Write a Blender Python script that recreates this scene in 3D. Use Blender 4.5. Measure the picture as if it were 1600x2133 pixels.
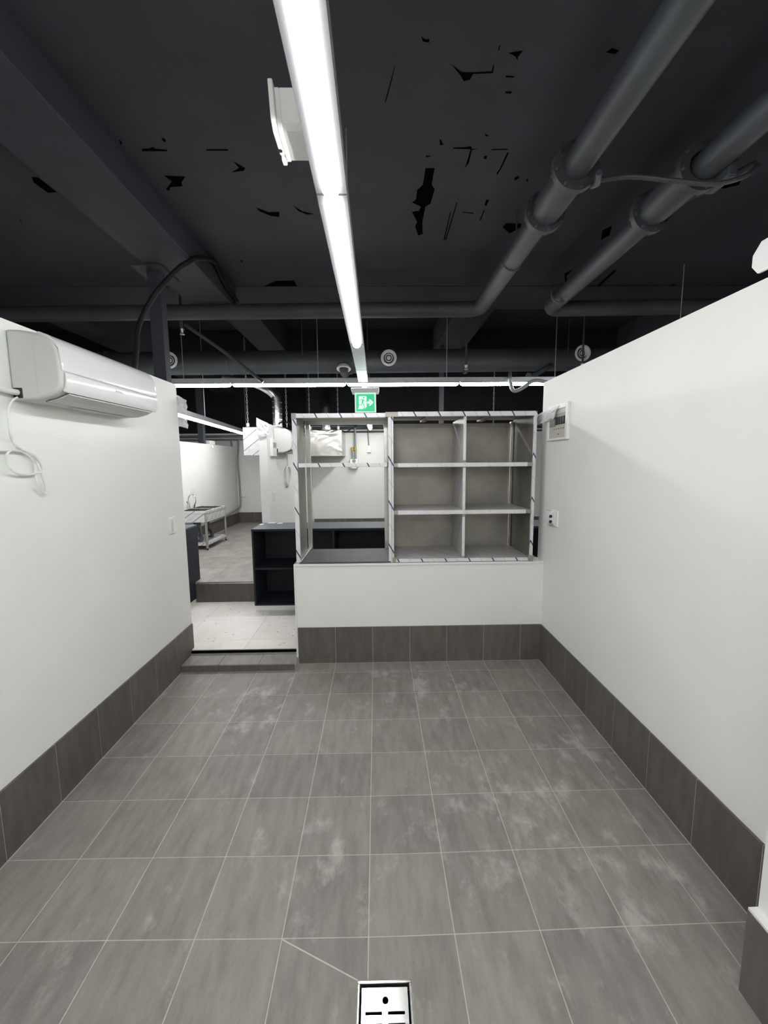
import bpy, bmesh, math, random
from mathutils import Vector, Matrix
random.seed(7)
scn = bpy.context.scene
for o in list(bpy.data.objects): bpy.data.objects.remove(o)
COL = scn.collection

# ------------------------------------------------------------------ camera
F_PX, PITCH, YAW, ROLL, CAM_H = 867.78, 0.120774, 0.0172177, -0.0085679, 1.63106
_fw = Vector((math.sin(YAW)*math.cos(PITCH), math.cos(YAW)*math.cos(PITCH), -math.sin(PITCH)))
_rt0 = Vector((math.cos(YAW), -math.sin(YAW), 0)); _up0 = _rt0.cross(_fw)
_rt = math.cos(ROLL)*_rt0 + math.sin(ROLL)*_up0
_up = -math.sin(ROLL)*_rt0 + math.cos(ROLL)*_up0
cam_d = bpy.data.cameras.new('camera'); cam = bpy.data.objects.new('camera', cam_d); COL.objects.link(cam)
cam_d.sensor_fit = 'VERTICAL'; cam_d.sensor_height = 36; cam_d.lens = 36*F_PX/2133
cam_d.clip_start = .02; cam_d.clip_end = 100
M = Matrix((_rt, _up, -_fw)).transposed().to_4x4(); M.translation = Vector((0, 0, CAM_H))
cam.matrix_world = M; scn.camera = cam
def at(u, v, **k):
    """photo pixel -> point on the plane x=, y= or z= that the thing touches"""
    d = _fw + _rt*((u-800)/F_PX) - _up*((v-1066.5)/F_PX)
    ax, val = list(k.items())[0]; i = 'xyz'.index(ax)
    c = Vector((0, 0, CAM_H)); return c + d*((val-c[i])/d[i])

# ------------------------------------------------------------------ world, exposure
w = bpy.data.worlds.new('world'); scn.world = w; w.use_nodes = True
w.node_tree.nodes['Background'].inputs[0].default_value = (.9, .95, 1, 1)
w.node_tree.nodes['Background'].inputs[1].default_value = .02
vs = scn.view_settings; vs.view_transform = 'Standard'; vs.look = 'None'; vs.gamma = 1; vs.exposure = 0.0
vs.use_curve_mapping = False
LAMP = 53.0          # radiance of the lamp diffusers

# ------------------------------------------------------------------ materials
def new_mat(name):
    m = bpy.data.materials.new(name); m.use_nodes = True
    nt = m.node_tree; b = nt.nodes['Principled BSDF']; return m, nt, b
def N(nt, t, **kw):
    n = nt.nodes.new(t)
    for k, v in kw.items():
        if k in n.inputs: n.inputs[k].default_value = v
        else: setattr(n, k, v)
    return n
def mth(nt, op, a, b=None):
    n = nt.nodes.new('ShaderNodeMath'); n.operation = op
    for i, v in enumerate((a, b)):
        if v is None: continue
        if isinstance(v, (int, float)): n.inputs[i].default_value = v
        else: nt.links.new(v, n.inputs[i])
    return n.outputs[0]
def mix(nt, fac, a, b, blend='MIX'):
    n = nt.nodes.new('ShaderNodeMix'); n.data_type = 'RGBA'; n.blend_type = blend
    for s, v in ((0, fac), (6, a), (7, b)):
        if isinstance(v, (int, float)): n.inputs[s].default_value = v
        elif isinstance(v, tuple): n.inputs[s].default_value = (*v[:3], 1)
        else: nt.links.new(v, n.inputs[s])
    return n.outputs[2]
def ramp(nt, fac, *stops):
    n = nt.nodes.new('ShaderNodeValToRGB'); cr = n.color_ramp
    while len(cr.elements) < len(stops): cr.elements.new(.5)
    for e, (p, c) in zip(cr.elements, stops):
        e.position = p; e.color = (c, c, c, 1) if isinstance(c, (int, float)) else (*c, 1)
    nt.links.new(fac, n.inputs[0]); return n.outputs[0]
def pos(nt, scale=(1, 1, 1)):
    g = nt.nodes.new('ShaderNodeNewGeometry'); mp = nt.nodes.new('ShaderNodeMapping')
    mp.inputs['Scale'].default_value = scale; nt.links.new(g.outputs['Position'], mp.inputs[0]); return mp.outputs[0]
def noise(nt, vec, scale, detail=4, rough=.55):
    n = N(nt, 'ShaderNodeTexNoise', Scale=scale, Detail=detail, Roughness=rough); nt.links.new(vec, n.inputs['Vector']); return n.outputs['Fac']
def bump(nt, b, h, strength=.2, dist=.01):
    n = N(nt, 'ShaderNodeBump', Strength=strength, Distance=dist); nt.links.new(h, n.inputs['Height']); nt.links.new(n.outputs[0], b.inputs['Normal'])
def simple(name, col, rough=.5, metal=0., var=.06, scale=6., bmp=0., bscale=120., coat=0.):
    m, nt, b = new_mat(name); p = pos(nt)
    f = noise(nt, p, scale); lo = tuple(max(0, c*(1-var)) for c in col); hi = tuple(min(1, c*(1+var)) for c in col)
    nt.links.new(ramp(nt, f, (.3, lo), (.7, hi)), b.inputs['Base Color'])
    b.inputs['Roughness'].default_value = rough; b.inputs['Metallic'].default_value = metal
    if coat: b.inputs['Coat Weight'].default_value = coat; b.inputs['Coat Roughness'].default_value = .06
    if bmp: bump(nt, b, noise(nt, p, bscale, 2), bmp, .002)
    return m
def emit(name, col, strength):
    m, nt, b = new_mat(name); b.inputs['Base Color'].default_value = (*col, 1)
    b.inputs['Emission Color'].default_value = (*col, 1); b.inputs['Emission Strength'].default_value = strength
    b.inputs['Roughness'].default_value = .4
    return m

MT = {}
MT['paint'] = simple('wall_paint', (.805, .825, .785), .6, var=.015, scale=2.5, bmp=.18, bscale=160)
MT['paint_dark'] = simple('dark_paint', (.029, .033, .042), .75, var=.25, scale=1.4, bmp=.25, bscale=90)
MT['dark_metal'] = simple('dark_painted_metal', (.052, .059, .066), .5, var=.18, scale=3, bmp=.1)
MT['black'] = simple('bare_black', (.003, .003, .0035), .95, var=.3, scale=20)
MT['black'].node_tree.nodes['Principled BSDF'].inputs['Specular IOR Level'].default_value = 0
MT['void'] = simple('dark_paint_with_shade', (.010, .011, .013), .9, var=.3, scale=2)  # dark paint blackened further; the void's lack of light is in the colour
MT['inner'] = simple('black_laminate', (.007, .008, .012), .6, var=.1)
MT['steel_shaded'] = simple('brown_steel_shaded', (.20, .19, .165), .45, .5, var=.15, scale=4)  # darker copy of the bare sheet; its dark reflection is put in the colour
MT['basin'] = simple('dull_basin_steel', (.14, .12, .10), .5, .4)
MT['black_plastic'] = simple('black_plastic', (.012, .012, .013), .45)
MT['rubber'] = simple('cable_sleeve', (.008, .008, .0085), .6, var=.4, scale=9, bmp=.3, bscale=60)
MT['rubber'].node_tree.nodes['Principled BSDF'].inputs['Specular IOR Level'].default_value = .25
MT['white_plastic'] = simple('white_plastic', (.86, .865, .85), .35, var=.02)
MT['gloss_white'] = simple('gloss_white_plastic', (.74, .74, .745), .10, var=.01, coat=.4)
MT['ac_side'] = simple('matte_grey_white_plastic', (.58, .585, .57), .5, var=.015)
MT['grey_plastic'] = simple('grey_plastic', (.28, .29, .29), .5)
MT['vent_grey'] = simple('louver_grey', (.50, .51, .50), .45, var=.02)
MT['cord'] = simple('white_cord', (.76, .77, .75), .45, var=.02)
MT['cream'] = simple('cream_panel', (.60, .56, .51), .5, var=.04)
MT['zinc'] = simple('galvanised_steel', (.50, .52, .54), .38, .75, var=.10, scale=30)
MT['chrome'] = simple('chrome', (.75, .75, .76), .12, 1., var=.03)
MT['brass'] = simple('brass', (.55, .38, .10), .3, .9)
MT['hood_steel'] = None
MT['duct_steel'] = simple('spiral_duct_steel', (.62, .62, .62), .24, 1., var=.15, scale=16, bmp=.3, bscale=14)
MT['lamp_base'] = simple('lamp_housing_grey', (.040, .040, .042), .6, var=.03)
MT['navy'] = simple('navy_laminate', (.022, .027, .036), .65, var=.08)
MT['navy'].node_tree.nodes['Principled BSDF'].inputs['Specular IOR Level'].default_value = .2
MT['navy_top'] = simple('grey_laminate', (.095, .105, .118), .6, var=.10, scale=8)
MT['steel_brown'] = simple('bare_steel_sheet', (.345, .325, .295), .42, .55, var=.14, scale=5, bmp=.05)
MT['steel_dark'] = simple('grey_steel_base', (.075, .08, .087), .55, .1, var=.2, scale=7)
MT['steel_bright'] = simple('polished_steel', (.66, .65, .63), .2, .95, var=.05, scale=12)
MT['grout'] = simple('grout', (.50, .472, .44), .85, var=.12, scale=25)
MT['grout_skirt'] = simple('skirting_grout', (.33, .31, .29), .85, var=.12, scale=25)
MT['grout_light'] = simple('pale_grout', (.42, .39, .37), .85, var=.1, scale=25)
MT['lamp'] = emit('lamp_diffuser', (1, 1, 1), LAMP)
MT['sign_green'] = emit('sign_green', (.045, .66, .29), .55)
MT['sign_white'] = emit('sign_white', (.88, 1, .96), .7)
MT['sign_edge'] = emit('sign_glass_edge', (.78, 1, .93), .5)
MT['trim'] = simple('white_trim', (.78, .79, .77), .4, var=.02)
MT['scrap'] = simple('white_scrap', (.8, .8, .8), .6)

def stone(name, c0, c1, streak=(9, 1.1, 9), dust=True, rough=.55):
    m, nt, b = new_mat(name)
    p = pos(nt, streak); f = noise(nt, p, 3.2, 6, .62)
    oi = nt.nodes.new('ShaderNodeObjectInfo'); rnd = oi.outputs['Random']
    fine = noise(nt, pos(nt, (60, 14, 60)), 4, 4, .7)
    col = mix(nt, ramp(nt, f, (.32, 0.), (.68, 1.)), c0, c1)
    col = mix(nt, mth(nt, 'MULTIPLY', ramp(nt, fine, (.58, 0.), (.72, 1.)), .35), col, tuple(c*.45 for c in c0))
    tint = mix(nt, rnd, (.90, .89, .89), (1.08, 1.07, 1.06))
    col = mix(nt, 1., col, tint, 'MULTIPLY')
    big = noise(nt, pos(nt), 1.3, 2); col = mix(nt, 1., col, mix(nt, big, (.93, .90, .93), (1.05, 1.07, 1.02)), 'MULTIPLY')
    if dust:
        g = nt.nodes.new('ShaderNodeNewGeometry')
        # two dusty patches of dried plaster where people worked, spotted by noise
        tot = None
        for (cx, cy, r) in ((.62, 1.72, .75), (1.12, 2.1, .45), (.95, 1.45, .5), (.3, 2.9, .6), (-.25, 1.55, .35), (-.9, 2.6, .5)):
            d = nt.nodes.new('ShaderNodeVectorMath'); d.operation = 'DISTANCE'; nt.links.new(g.outputs['Position'], d.inputs[0]); d.inputs[1].default_value = (cx, cy, 0)
            k = ramp(nt, mth(nt, 'DIVIDE', d.outputs['Value'], r), (0., 1.), (1., 0.))
            tot = k if tot is None else mth(nt, 'MAXIMUM', tot, k)
        spots = noise(nt, pos(nt, (5, 3.2, 5)), 1.6, 8, .66)
        spots = ramp(nt, mth(nt, 'ADD', spots, mth(nt, 'MULTIPLY', tot, .14)), (.60, 0.), (.76, 1.))
        col = mix(nt, mth(nt, 'MULTIPLY', spots, .6), col, (.50, .485, .455))
    nt.links.new(col, b.inputs['Base Color']); b.inputs['Roughness'].default_value = rough
    bump(nt, b, noise(nt, pos(nt, (50, 7, 50)), 4, 5, .7), .25, .002)
    return m
MT['tile'] = stone('floor_tile_stone', (.200, .184, .172), (.285, .266, .251), (7, 1.6, 7))
MT['skirt'] = stone('skirting_tile_stone', (.098, .089, .080), (.142, .130, .118), (7, 7, 1.6), False)
MT['plat'] = stone('platform_stone', (.22, .208, .194), (.345, .328, .305), (2.2, 1.4, 2), False, .5)
def white_tile():
    m, nt, b = new_mat('white_terrazzo'); p = pos(nt)
    v = N(nt, 'ShaderNodeTexVoronoi', Scale=17.); nt.links.new(p, v.inputs['Vector'])
    sp = ramp(nt, v.outputs['Distance'], (.10, 1.), (.2, 0.))
    sel = ramp(nt, noise(nt, p, 9, 3), (.47, 0.), (.56, 1.))
    base = ramp(nt, noise(nt, p, 3, 5), (.3, (.68, .645, .60)), (.7, (.80, .775, .74)))
    col = mix(nt, mth(nt, 'MULTIPLY', mth(nt, 'MULTIPLY', sp, sel), .8), base, (.25, .22, .20))
    rust = ramp(nt, noise(nt, pos(nt, (2, 5, 2)), 2.2, 7, .7), (.64, 0.), (.75, 1.))
    col = mix(nt, mth(nt, 'MULTIPLY', rust, .5), col, (.50, .36, .20))
    nt.links.new(col, b.inputs['Base Color']); b.inputs['Roughness'].default_value = .45; return m
MT['white_tile'] = white_tile()
def film(name, base, metal=.0, k=(1., .8, .55), period=.19, width=.055, rough=.35, line=(.02, .025, .11)):
    """steel under protective film, printed with slanting lines"""
    m, nt, b = new_mat(name); g = nt.nodes.new('ShaderNodeNewGeometry')
    d = nt.nodes.new('ShaderNodeVectorMath'); d.operation = 'DOT_PRODUCT'; nt.links.new(g.outputs['Position'], d.inputs[0]); d.inputs[1].default_value = k
    fr = mth(nt, 'FRACT', mth(nt, 'DIVIDE', d.outputs['Value'], period))
    ln = mth(nt, 'LESS_THAN', fr, width)
    fr2 = mth(nt, 'FRACT', mth(nt, 'ADD', mth(nt, 'DIVIDE', d.outputs['Value'], period), .5)); ln2 = mth(nt, 'MULTIPLY', mth(nt, 'LESS_THAN', fr2, width*.5), .35)
    p = pos(nt); c = ramp(nt, noise(nt, p, 14, 4), (.3, tuple(x*.86 for x in base)), (.7, base))
    c = mix(nt, mth(nt, 'MAXIMUM', ln, ln2), c, line)
    nt.links.new(c, b.inputs['Base Color']); b.inputs['Roughness'].default_value = rough; b.inputs['Metallic'].default_value = metal
    bump(nt, b, noise(nt, p, 35, 3), .12, .003); return m
MT['film'] = film('film_wrapped_steel', (.74, .74, .755))
MT['film_plain'] = film('film_wrapped_plain_steel', (.74, .74, .75), width=.012, line=(.35, .35, .4))
MT['film_soft'] = film('film_wrapped_steel_sheet', (.56, .55, .56), .1, width=.035, line=(.16, .16, .19))
MT['film_grey'] = film('film_wrapped_sink_steel', (.66, .66, .67), .1, (.8, 1., -1.1), .16, .09, .3, (.16, .16, .17))
MT['film_grey2'] = film('film_wrapped_hood_steel', (.58, .59, .60), .1, (1., .2, -1.3), .2, .08, .3, (.16, .16, .17))
def hood():
    m, nt, b = new_mat('mirror_steel'); b.inputs['Base Color'].default_value = (.58, .57, .54, 1); b.inputs['Metallic'].default_value = 1; b.inputs['Roughness'].default_value = .24
    wv = N(nt, 'ShaderNodeTexNoise', Scale=3.4, Detail=1., Distortion=1.); nt.links.new(pos(nt, (1, 1, 1.5)), wv.inputs['Vector'])
    bump(nt, b, wv.outputs['Fac'], .24, .06); return m
MT['hood_steel'] = hood()
def plastic_sheet():
    m, nt, b = new_mat('clear_plastic_film'); b.inputs['Base Color'].default_value = (.88, .9, .9, 1); b.inputs['Roughness'].default_value = .12
    b.inputs['Transmission Weight'].default_value = .0; b.inputs['Alpha'].default_value = .7
    bump(nt, b, noise(nt, pos(nt), 22, 4, .7), .9, .02); return m
MT['plastic'] = plastic_sheet()

# ------------------------------------------------------------------ mesh helpers
class MB:
    def __init__(s): s.v = []; s.f = []
    def add(s, vs, fs):
        n = len(s.v); s.v += [tuple(v) for v in vs]; s.f += [tuple(i+n for i in f) for f in fs]; return s
    def box(s, x0, x1, y0, y1, z0, z1):
        if x0 > x1: x0, x1 = x1, x0
        if y0 > y1: y0, y1 = y1, y0
        if z0 > z1: z0, z1 = z1, z0
        return s.add([(x, y, z) for z in (z0, z1) for y in (y0, y1) for x in (x0, x1)],
                     [(0, 2, 3, 1), (4, 5, 7, 6), (0, 1, 5, 4), (2, 6, 7, 3), (0, 4, 6, 2), (1, 3, 7, 5)])
    def prism(s, poly, d):
        """poly: planar points (counter-clockwise seen from the side d points away from); d: extrusion"""
        n = len(poly); d = Vector(d); a = [Vector(p) for p in poly]
        vs = a+[p+d for p in a]
        fs = [tuple(range(n))[::-1], tuple(range(n, 2*n))]+[(i, (i+1) % n, n+(i+1) % n, n+i) for i in range(n)]
        return s.add(vs, fs)
    def tube(s, pts, r, seg=10, caps=True):
        P = [Vector(p) for p in pts]; n = len(P); R = r if isinstance(r, (list, tuple)) else [r]*n
        up = Vector((0, 0, 1)); t0 = (P[1]-P[0]).normalized()
        if abs(t0.dot(up)) > .95: up = Vector((1, 0, 0))
        nrm = (up-t0*up.dot(t0)).normalized(); vs = []
        for i in range(n):
            t = ((P[min(i+1, n-1)]-P[i]).normalized()+(P[i]-P[max(i-1, 0)]).normalized())
            t = t.normalized() if t.length > 1e-6 else t0
            nrm = (nrm-t*nrm.dot(t)).normalized(); bi = t.cross(nrm)
            k = 1.
            for j in range(seg):
                a = 2*math.pi*j/seg; vs.append(P[i]+(nrm*math.cos(a)+bi*math.sin(a))*R[i]*k)
        fs = [(i*seg+j, i*seg+(j+1) % seg, (i+1)*seg+(j+1) % seg, (i+1)*seg+j) for i in range(n-1) for j in range(seg)]
        if caps: fs += [tuple(range(seg))[::-1], tuple(range((n-1)*seg, n*seg))]
        return s.add(vs, fs)
    def ring(s, c, ax, prof, seg=28):
        """lathe: prof list of (radius, along) about axis ax through c; open at ends"""
        ax = Vector(ax).normalized(); u = Vector((0, 0, 1)) if abs(ax.z) < .9 else Vector((1, 0, 0))
        u = (u-ax*u.dot(ax)).normalized(); v = ax.cross(u); c = Vector(c); vs = []
        for (r, a) in prof:
            for j in range(seg):
                t = 2*math.pi*j/seg; vs.append(c+ax*a+(u*math.cos(t)+v*math.sin(t))*r)
        fs = [(i*seg+j, i*seg+(j+1) % seg, (i+1)*seg+(j+1) % seg, (i+1)*seg+j) for i in range(len(prof)-1) for j in range(seg)]
        return s.add(vs, fs)
def smooth_path(pts, n=8):
    P = [Vector(p) for p in pts]; out = []
    Q = [P[0]*2-P[1]]+P+[P[-1]*2-P[-2]]
    for i in range(1, len(Q)-2):
        a, b, c, d = Q[i-1], Q[i], Q[i+1], Q[i+2]
        for k in range(n):
            t = k/n; out.append(.5*((2*b)+(c-a)*t+(2*a-5*b+4*c-d)*t*t+(3*b-a-3*c+d)*t**3))
    out.append(P[-1]); return out
def tag(o, label=None, cat=None, group=None, kind=None):
    for k, v in (('label', label), ('category', cat), ('group', group), ('kind', kind)):
        if v: o[k] = v
    return o
def obj(name, mb, mat, parent=None, smooth=False, bev=0., bseg=2, recalc=True):
    me = bpy.data.meshes.new(name); me.from_pydata([tuple(v) for v in mb.v], [], mb.f)
    if recalc:
        bm = bmesh.new(); bm.from_mesh(me); bmesh.ops.recalc_face_normals(bm, faces=bm.faces); bm.to_mesh(me); bm.free()
    me.materials.append(MT[mat] if isinstance(mat, str) else mat)
    if smooth:
        for p in me.polygons: p.use_smooth = True
        try: me.set_sharp_from_angle(angle=math.radians(40))
        except Exception: pass
    o = bpy.data.objects.new(name, me); COL.objects.link(o)
    if parent is not None:
        o.parent = parent; o.matrix_parent_inverse = Matrix.Translation(-(WLOC.get(parent.name, Vector((0, 0, 0)))))
    if bev:
        md = o.modifiers.new('bevel', 'BEVEL'); md.width = bev; md.segments = bseg; md.limit_method = 'ANGLE'; md.angle_limit = math.radians(40)
    return o
WLOC = {}
def thing(name, label, cat, loc, group=None):
    o = bpy.data.objects.new(name, None); COL.objects.link(o); o.empty_display_size = .1
    o.location = loc; WLOC[o.name] = Vector(loc); return tag(o, label, cat, group)
def one(name, mb, mat, label, cat, group=None, **k):
    return tag(obj(name, mb, mat, **k), label, cat, group)
def struct(name, mb, mat, label=None, **k):
    return tag(obj(name, mb, mat, **k), label, None, None, 'structure')
def B(*a): return MB().box(*a)
def copy_tree(o, d, label=None, group=None, parent=None):
    c = o.copy(); COL.objects.link(c); inv = o.matrix_parent_inverse.copy(); c.parent = parent
    if parent is not None: c.matrix_parent_inverse = inv
    if parent is None: c.location = o.location+Vector(d); WLOC[c.name] = WLOC.get(o.name, Vector((0, 0, 0)))+Vector(d)
    if label: c['label'] = label
    if group: c['group'] = group
    for ch in o.children: copy_tree(ch, d, None, None, c)
    return c

# ------------------------------------------------------------------ key sizes
XL, XR, YB, WT = -1.56, 1.335, 3.25, 2.24       # left wall, right wall, low wall, wall tops
YE = 3.38                                       # far ends of the side walls
YR = -2.6                                       # wall behind the camera
T = .302; OX, OY = -.04487, 1.26917             # tile pitch and grid origin
ZC, ZF, ZP = 3.22, .09, .32                     # ceiling, entry floor, platform
YPL = 4.54                                      # platform front
YF1, YF2 = 9.2, 8.0
def dip(x, y): return -.022*math.exp(-((x/.8)**2+((y-1.05)/.8)**2))

# ------------------------------------------------------------------ floor with tiles
DX0, DX1, DY0, DY1 = -.078, .095, .972, 1.148   # drain opening
xs = sorted([XL-.02]+[OX+i*T for i in range(-4, 5)]+[XR+.02, DX0, DX1])
ys = sorted([YR]+[OY+j*T for j in range(-8, 7)]+[YB+.02, DY0, DY1])
g = MB(); nx = len(xs)
g.add([(x, y, dip(x, y)-.0006) for y in ys for x in xs], [(j*nx+i, j*nx+i+1, (j+1)*nx+i+1, (j+1)*nx+i) for j in range(len(ys)-1) for i in range(nx-1) if not (DX0-1e-4 < (xs[i]+xs[i+1])/2 < DX1 and DY0-1e-4 < (ys[j]+ys[j+1])/2 < DY1)])
g.box(XL-.02, XR+.02, YR, YB+.02, -.15, -.06)
floor = struct('floor', g, 'grout', 'grey tiled floor with pale grout lines and dusty patches', recalc=False)
GAP = .0018
def tile_poly(poly, name='tile', mat='tile', parent=floor):
    c = sum((Vector((*p, 0)) for p in poly), Vector())/len(poly); n = len(poly)
    top = [Vector((x, y, dip(x, y))) for x, y in poly]
    low = [Vector((x, y, dip(x, y)-.006)) for x, y in poly]
    m = MB().add(top+low, [tuple(range(n))]+[(i, i+n, (i+1) % n+n, (i+1) % n) for i in range(n)])
    return obj(name, m, mat, parent, recalc=False)
def inset(x0, x1, y0, y1, g=GAP): return [(x0+g, y0+g), (x1-g, y0+g), (x1-g, y1-g), (x0+g, y1-g)]
for j in range(-5, 7):
    y0, y1 = OY+j*T, min(OY+(j+1)*T, YB-.0145)
    for i in range(-5, 5):
        x0, x1 = max(OX+i*T, XL+.0145), min(OX+(i+1)*T, XR-.0145)
        if j == -1 and i == -1:
            e = GAP
            tile_poly([(x0+3*e, y1-e), (DX0+2*e, DY1+.001), (x1-e, DY1+.001), (x1-e, y1-e)])
            tile_poly([(x0+e, y0+e), (DX0-.001, y0+e), (DX0-.001, DY1-e), (x0+e, y1-3*e)])
        elif j == -1 and i == 0:
            e = GAP
            tile_poly([(x0+e, DY1+.001), (DX1+.001, DY1+.001), (DX1+.001, y1-e), (x0+e, y1-e)])
            tile_poly([(DX1+.001, y0+e), (x1-e, y0+e), (x1-e, y1-e), (DX1+.001, y1-e)])
        else: tile_poly(inset(x0, x1, y0, y1))

# ------------------------------------------------------------------ room walls
SK = .30
wall_left = struct('wall_left', B(XL-.12, XL, YR, YE, -.1, WT), 'paint', 'white painted partition wall carrying the large air conditioner')
wall_right = struct('wall_right', B(XR, XR+.12, .9, YE, -.1, WT), 'paint', 'white painted partition wall carrying the breaker panel')
wall_corner = struct('wall_corner', B(1.138, XR+.3, YR, 1.084, -.1, WT+.25), 'paint', 'white wall corner jutting out beside the right-hand skirting')
wall_rear = struct('wall_rear', B(XL-.12, XR+.3, YR-.12, YR, -.1, 3.3), 'paint', 'white wall behind')
TK = .011
def skirt_y(parent, x, sgn, y0, y1, joints, z0=-.03, z1=SK):
    cuts = sorted([y0]+[q for q in joints if y0+.02 < q < y1-.02]+[y1])
    gl = MB().box(x-sgn*.001, x+sgn*(TK-.0015), y0, y1, z0, z1); obj('grout_bed', gl, 'grout_skirt', parent)
    for a, b in zip(cuts, cuts[1:]): obj('skirting_tile', B(x, x+sgn*TK, a+.0019, b-.0019, z0, z1+.001), 'skirt', parent, bev=.0012, bseg=1)
def skirt_x(parent, y, sgn, x0, x1, joints, z0=-.03, z1=SK, mat='skirt'):
    cuts = sorted([x0]+[q for q in joints if x0+.02 < q < x1-.02]+[x1])
    gl = MB().box(x0, x1, y-sgn*.001, y+sgn*(TK-.0015), z0, z1); obj('grout_bed', gl, 'grout_skirt', parent)
    for a, b in zip(cuts, cuts[1:]): obj('skirting_tile', B(a+.0019, b-.0019, y, y+sgn*TK, z0, z1+.001), mat, parent, bev=.0012, bseg=1)
rows = [OY+j*T for j in range(-14, 8)]; cols = [OX+i*T for i in range(-6, 7)]
skirt_y(wall_left, XL, 1, -1.0, YE-.004, rows)
skirt_y(wall_right, XR, -1, 1.086, YB-.0, rows)
# the corner's tiled base stands proud of it, with a pale ledge on top
obj('ledge', B(1.108, 1.16, -.9, 1.0845, .279, .287), 'trim', wall_corner)
obj('backing', B(1.118, 1.16, -.9, 1.084, -.05, .28), 'grout', wall_corner)
for a, b in ((-.9, -.45), (-.45, .15), (.15, .615), (.615, 1.0845)): obj('skirting_tile', B(1.105, 1.120, a+.0012, b-.0012, -.05, .279), 'skirt', wall_corner)
# low wall under the shelves
wall_low = struct('wall_low', B(-.655, XR, YB, YE, -.1, .812), 'paint', 'low white wall under the steel shelves')
skirt_x(wall_low, YB, -1, -.650, XR-.010, cols)
obj('coping', B(-.664, XR-.001, YB-.008, YE+.004, .808, .826), 'trim', wall_low, bev=.002, bseg=1)
obj('end_trim', B(-.666, -.652, YB-.010, YE+.004, .05, .826), 'trim', wall_low, bev=.002, bseg=1)

# ------------------------------------------------------------------ doorway step and entry floor
st = tag(obj('step', B(XL+.012, -.658, 3.137, 3.30, -.05, .05), 'grout'), 'low grey tiled step in the open doorway', None, None, 'structure')
tj = [XL+.012, -1.258, -.945, -.660]
for a, b in zip(tj, tj[1:]):
    obj('tread_tile', B(a+.0015, b-.0015, 3.128, 3.298, .044, .056), 'tile', st, bev=.0015, bseg=1)
    obj('riser_tile', B(a+.0015, b-.0015, 3.128, 3.142, -.03, .0425), 'skirt', st)
obj('metal_strip', B(XL+.012, -.660, 3.300, 3.312, -.02, .066), 'zinc', st)
obj('dark_strip', B(XL+.012, -.660, 3.312, 3.324, -.02, .084), 'black', st)
fe = struct('floor_entry', B(-5, 3.6, 3.326, 4.72, -.1, ZF-.002), 'grout_light', 'white speckled tile floor beyond the doorway')
ex = [-2.318, -1.718, -1.118, -.518, .082, .682, 1.282, 1.882]; ey = [3.327, 3.518, 4.0, YPL-.014]
for a, b in zip(ex, ex[1:]):
    for c, d in zip(ey, ey[1:]): obj('white_tile', B(a+.0012, b-.0012, c+.0012, d-.0012, ZF-.008, ZF), 'white_tile', fe)

# ------------------------------------------------------------------ platform of the far room
fp = struct('floor_platform', MB().box(-5, -1.296, YPL, YF1+.1, -.1, ZP-.002).box(-1.296, 3.6, 4.702, YF1+.1, -.1, ZP-.002), 'grout', 'raised grey stone-tile floor of the far room')
px = [-3.05, -2.48, -1.89, -1.296]+[-.696+.6*i for i in range(0, 7)]; py = [YPL-.012+.6*i for i in range(0, 8)]+[YF1]
for a, b in zip(px, px[1:]):
    for c, d in zip(py, py[1:]):
        if a > -1.5 and c < 4.7: c = 4.71
        obj('tile', B(a+.001, b-.001, c+.001, d-.001, ZP-.008, ZP), 'plat', fp)
rj = [-2.6, -2.02, -1.771, -1.527, -1.283]
for a, b in zip(rj, rj[1:]): obj('riser_tile', B(a+.001, b-.001, YPL-.012, YPL, ZF, ZP-.012), 'skirt', fp)
obj('metal_nosing', B(-2.6, -1.285, YPL-.016, YPL-.004, ZP-.022, ZP-.008), 'zinc', fp)

# ------------------------------------------------------------------ far walls
wf = struct('wall_far', B(-5, -1.25, YF1, YF1+.1, -.1, 2.26), 'paint', 'white wall at the far end behind the sink')
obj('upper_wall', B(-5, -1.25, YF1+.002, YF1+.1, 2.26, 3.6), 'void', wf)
skirt_x(wf, YF1, -1, -3.05, -1.25, [-2.7, -2.4, -2.1, -1.8, -1.5], ZP, ZP+.22)
wk = struct('wall_kitchen', B(-1.30, 3.6, YF2, YF2+.1, -.1, 2.30), 'paint', 'white wall behind the mirror-steel exhaust hood')
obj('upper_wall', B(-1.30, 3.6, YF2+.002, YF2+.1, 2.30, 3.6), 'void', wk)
skirt_x(wk, YF2, -1, -1.21, 3.5, [-.9+.3*i for i in range(0, 15)], ZP, ZP+.22)
wp = struct('wall_sink', B(-3.17, -3.05, 4.6, 9.19, -.1, 1.97), 'paint', 'white partition wall behind the steel sink')
skirt_y(wp, -3.05, 1, 5.2, 9.185, [5.2+.3*i for i in range(1, 14)], ZP, ZP+.22)
wcol = struct('wall_partition', B(-1.305, -1.215, 4.715, YF2, ZP-.02, 2.065), 'paint', 'white partition wall carrying the small far air conditioner')
wo = struct('wall_outer_left', B(-5.1, -5, YR, YF1, -.1, 3.6), 'paint_dark', 'dark outer wall')
wo2 = struct('wall_outer_right', B(3.6, 3.7, YR, YF2, -.1, 3.6), 'paint_dark', 'dark outer wall')
struct('floor_side', B(-5, XL-.12, YR, 3.326, -.1, ZF), 'white_tile', 'floor of the neighbouring room')
struct('floor_side_right', B(XR+.12, 3.6, YR, 3.326, -.1, ZF), 'white_tile', 'floor of the neighbouring room')

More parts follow.
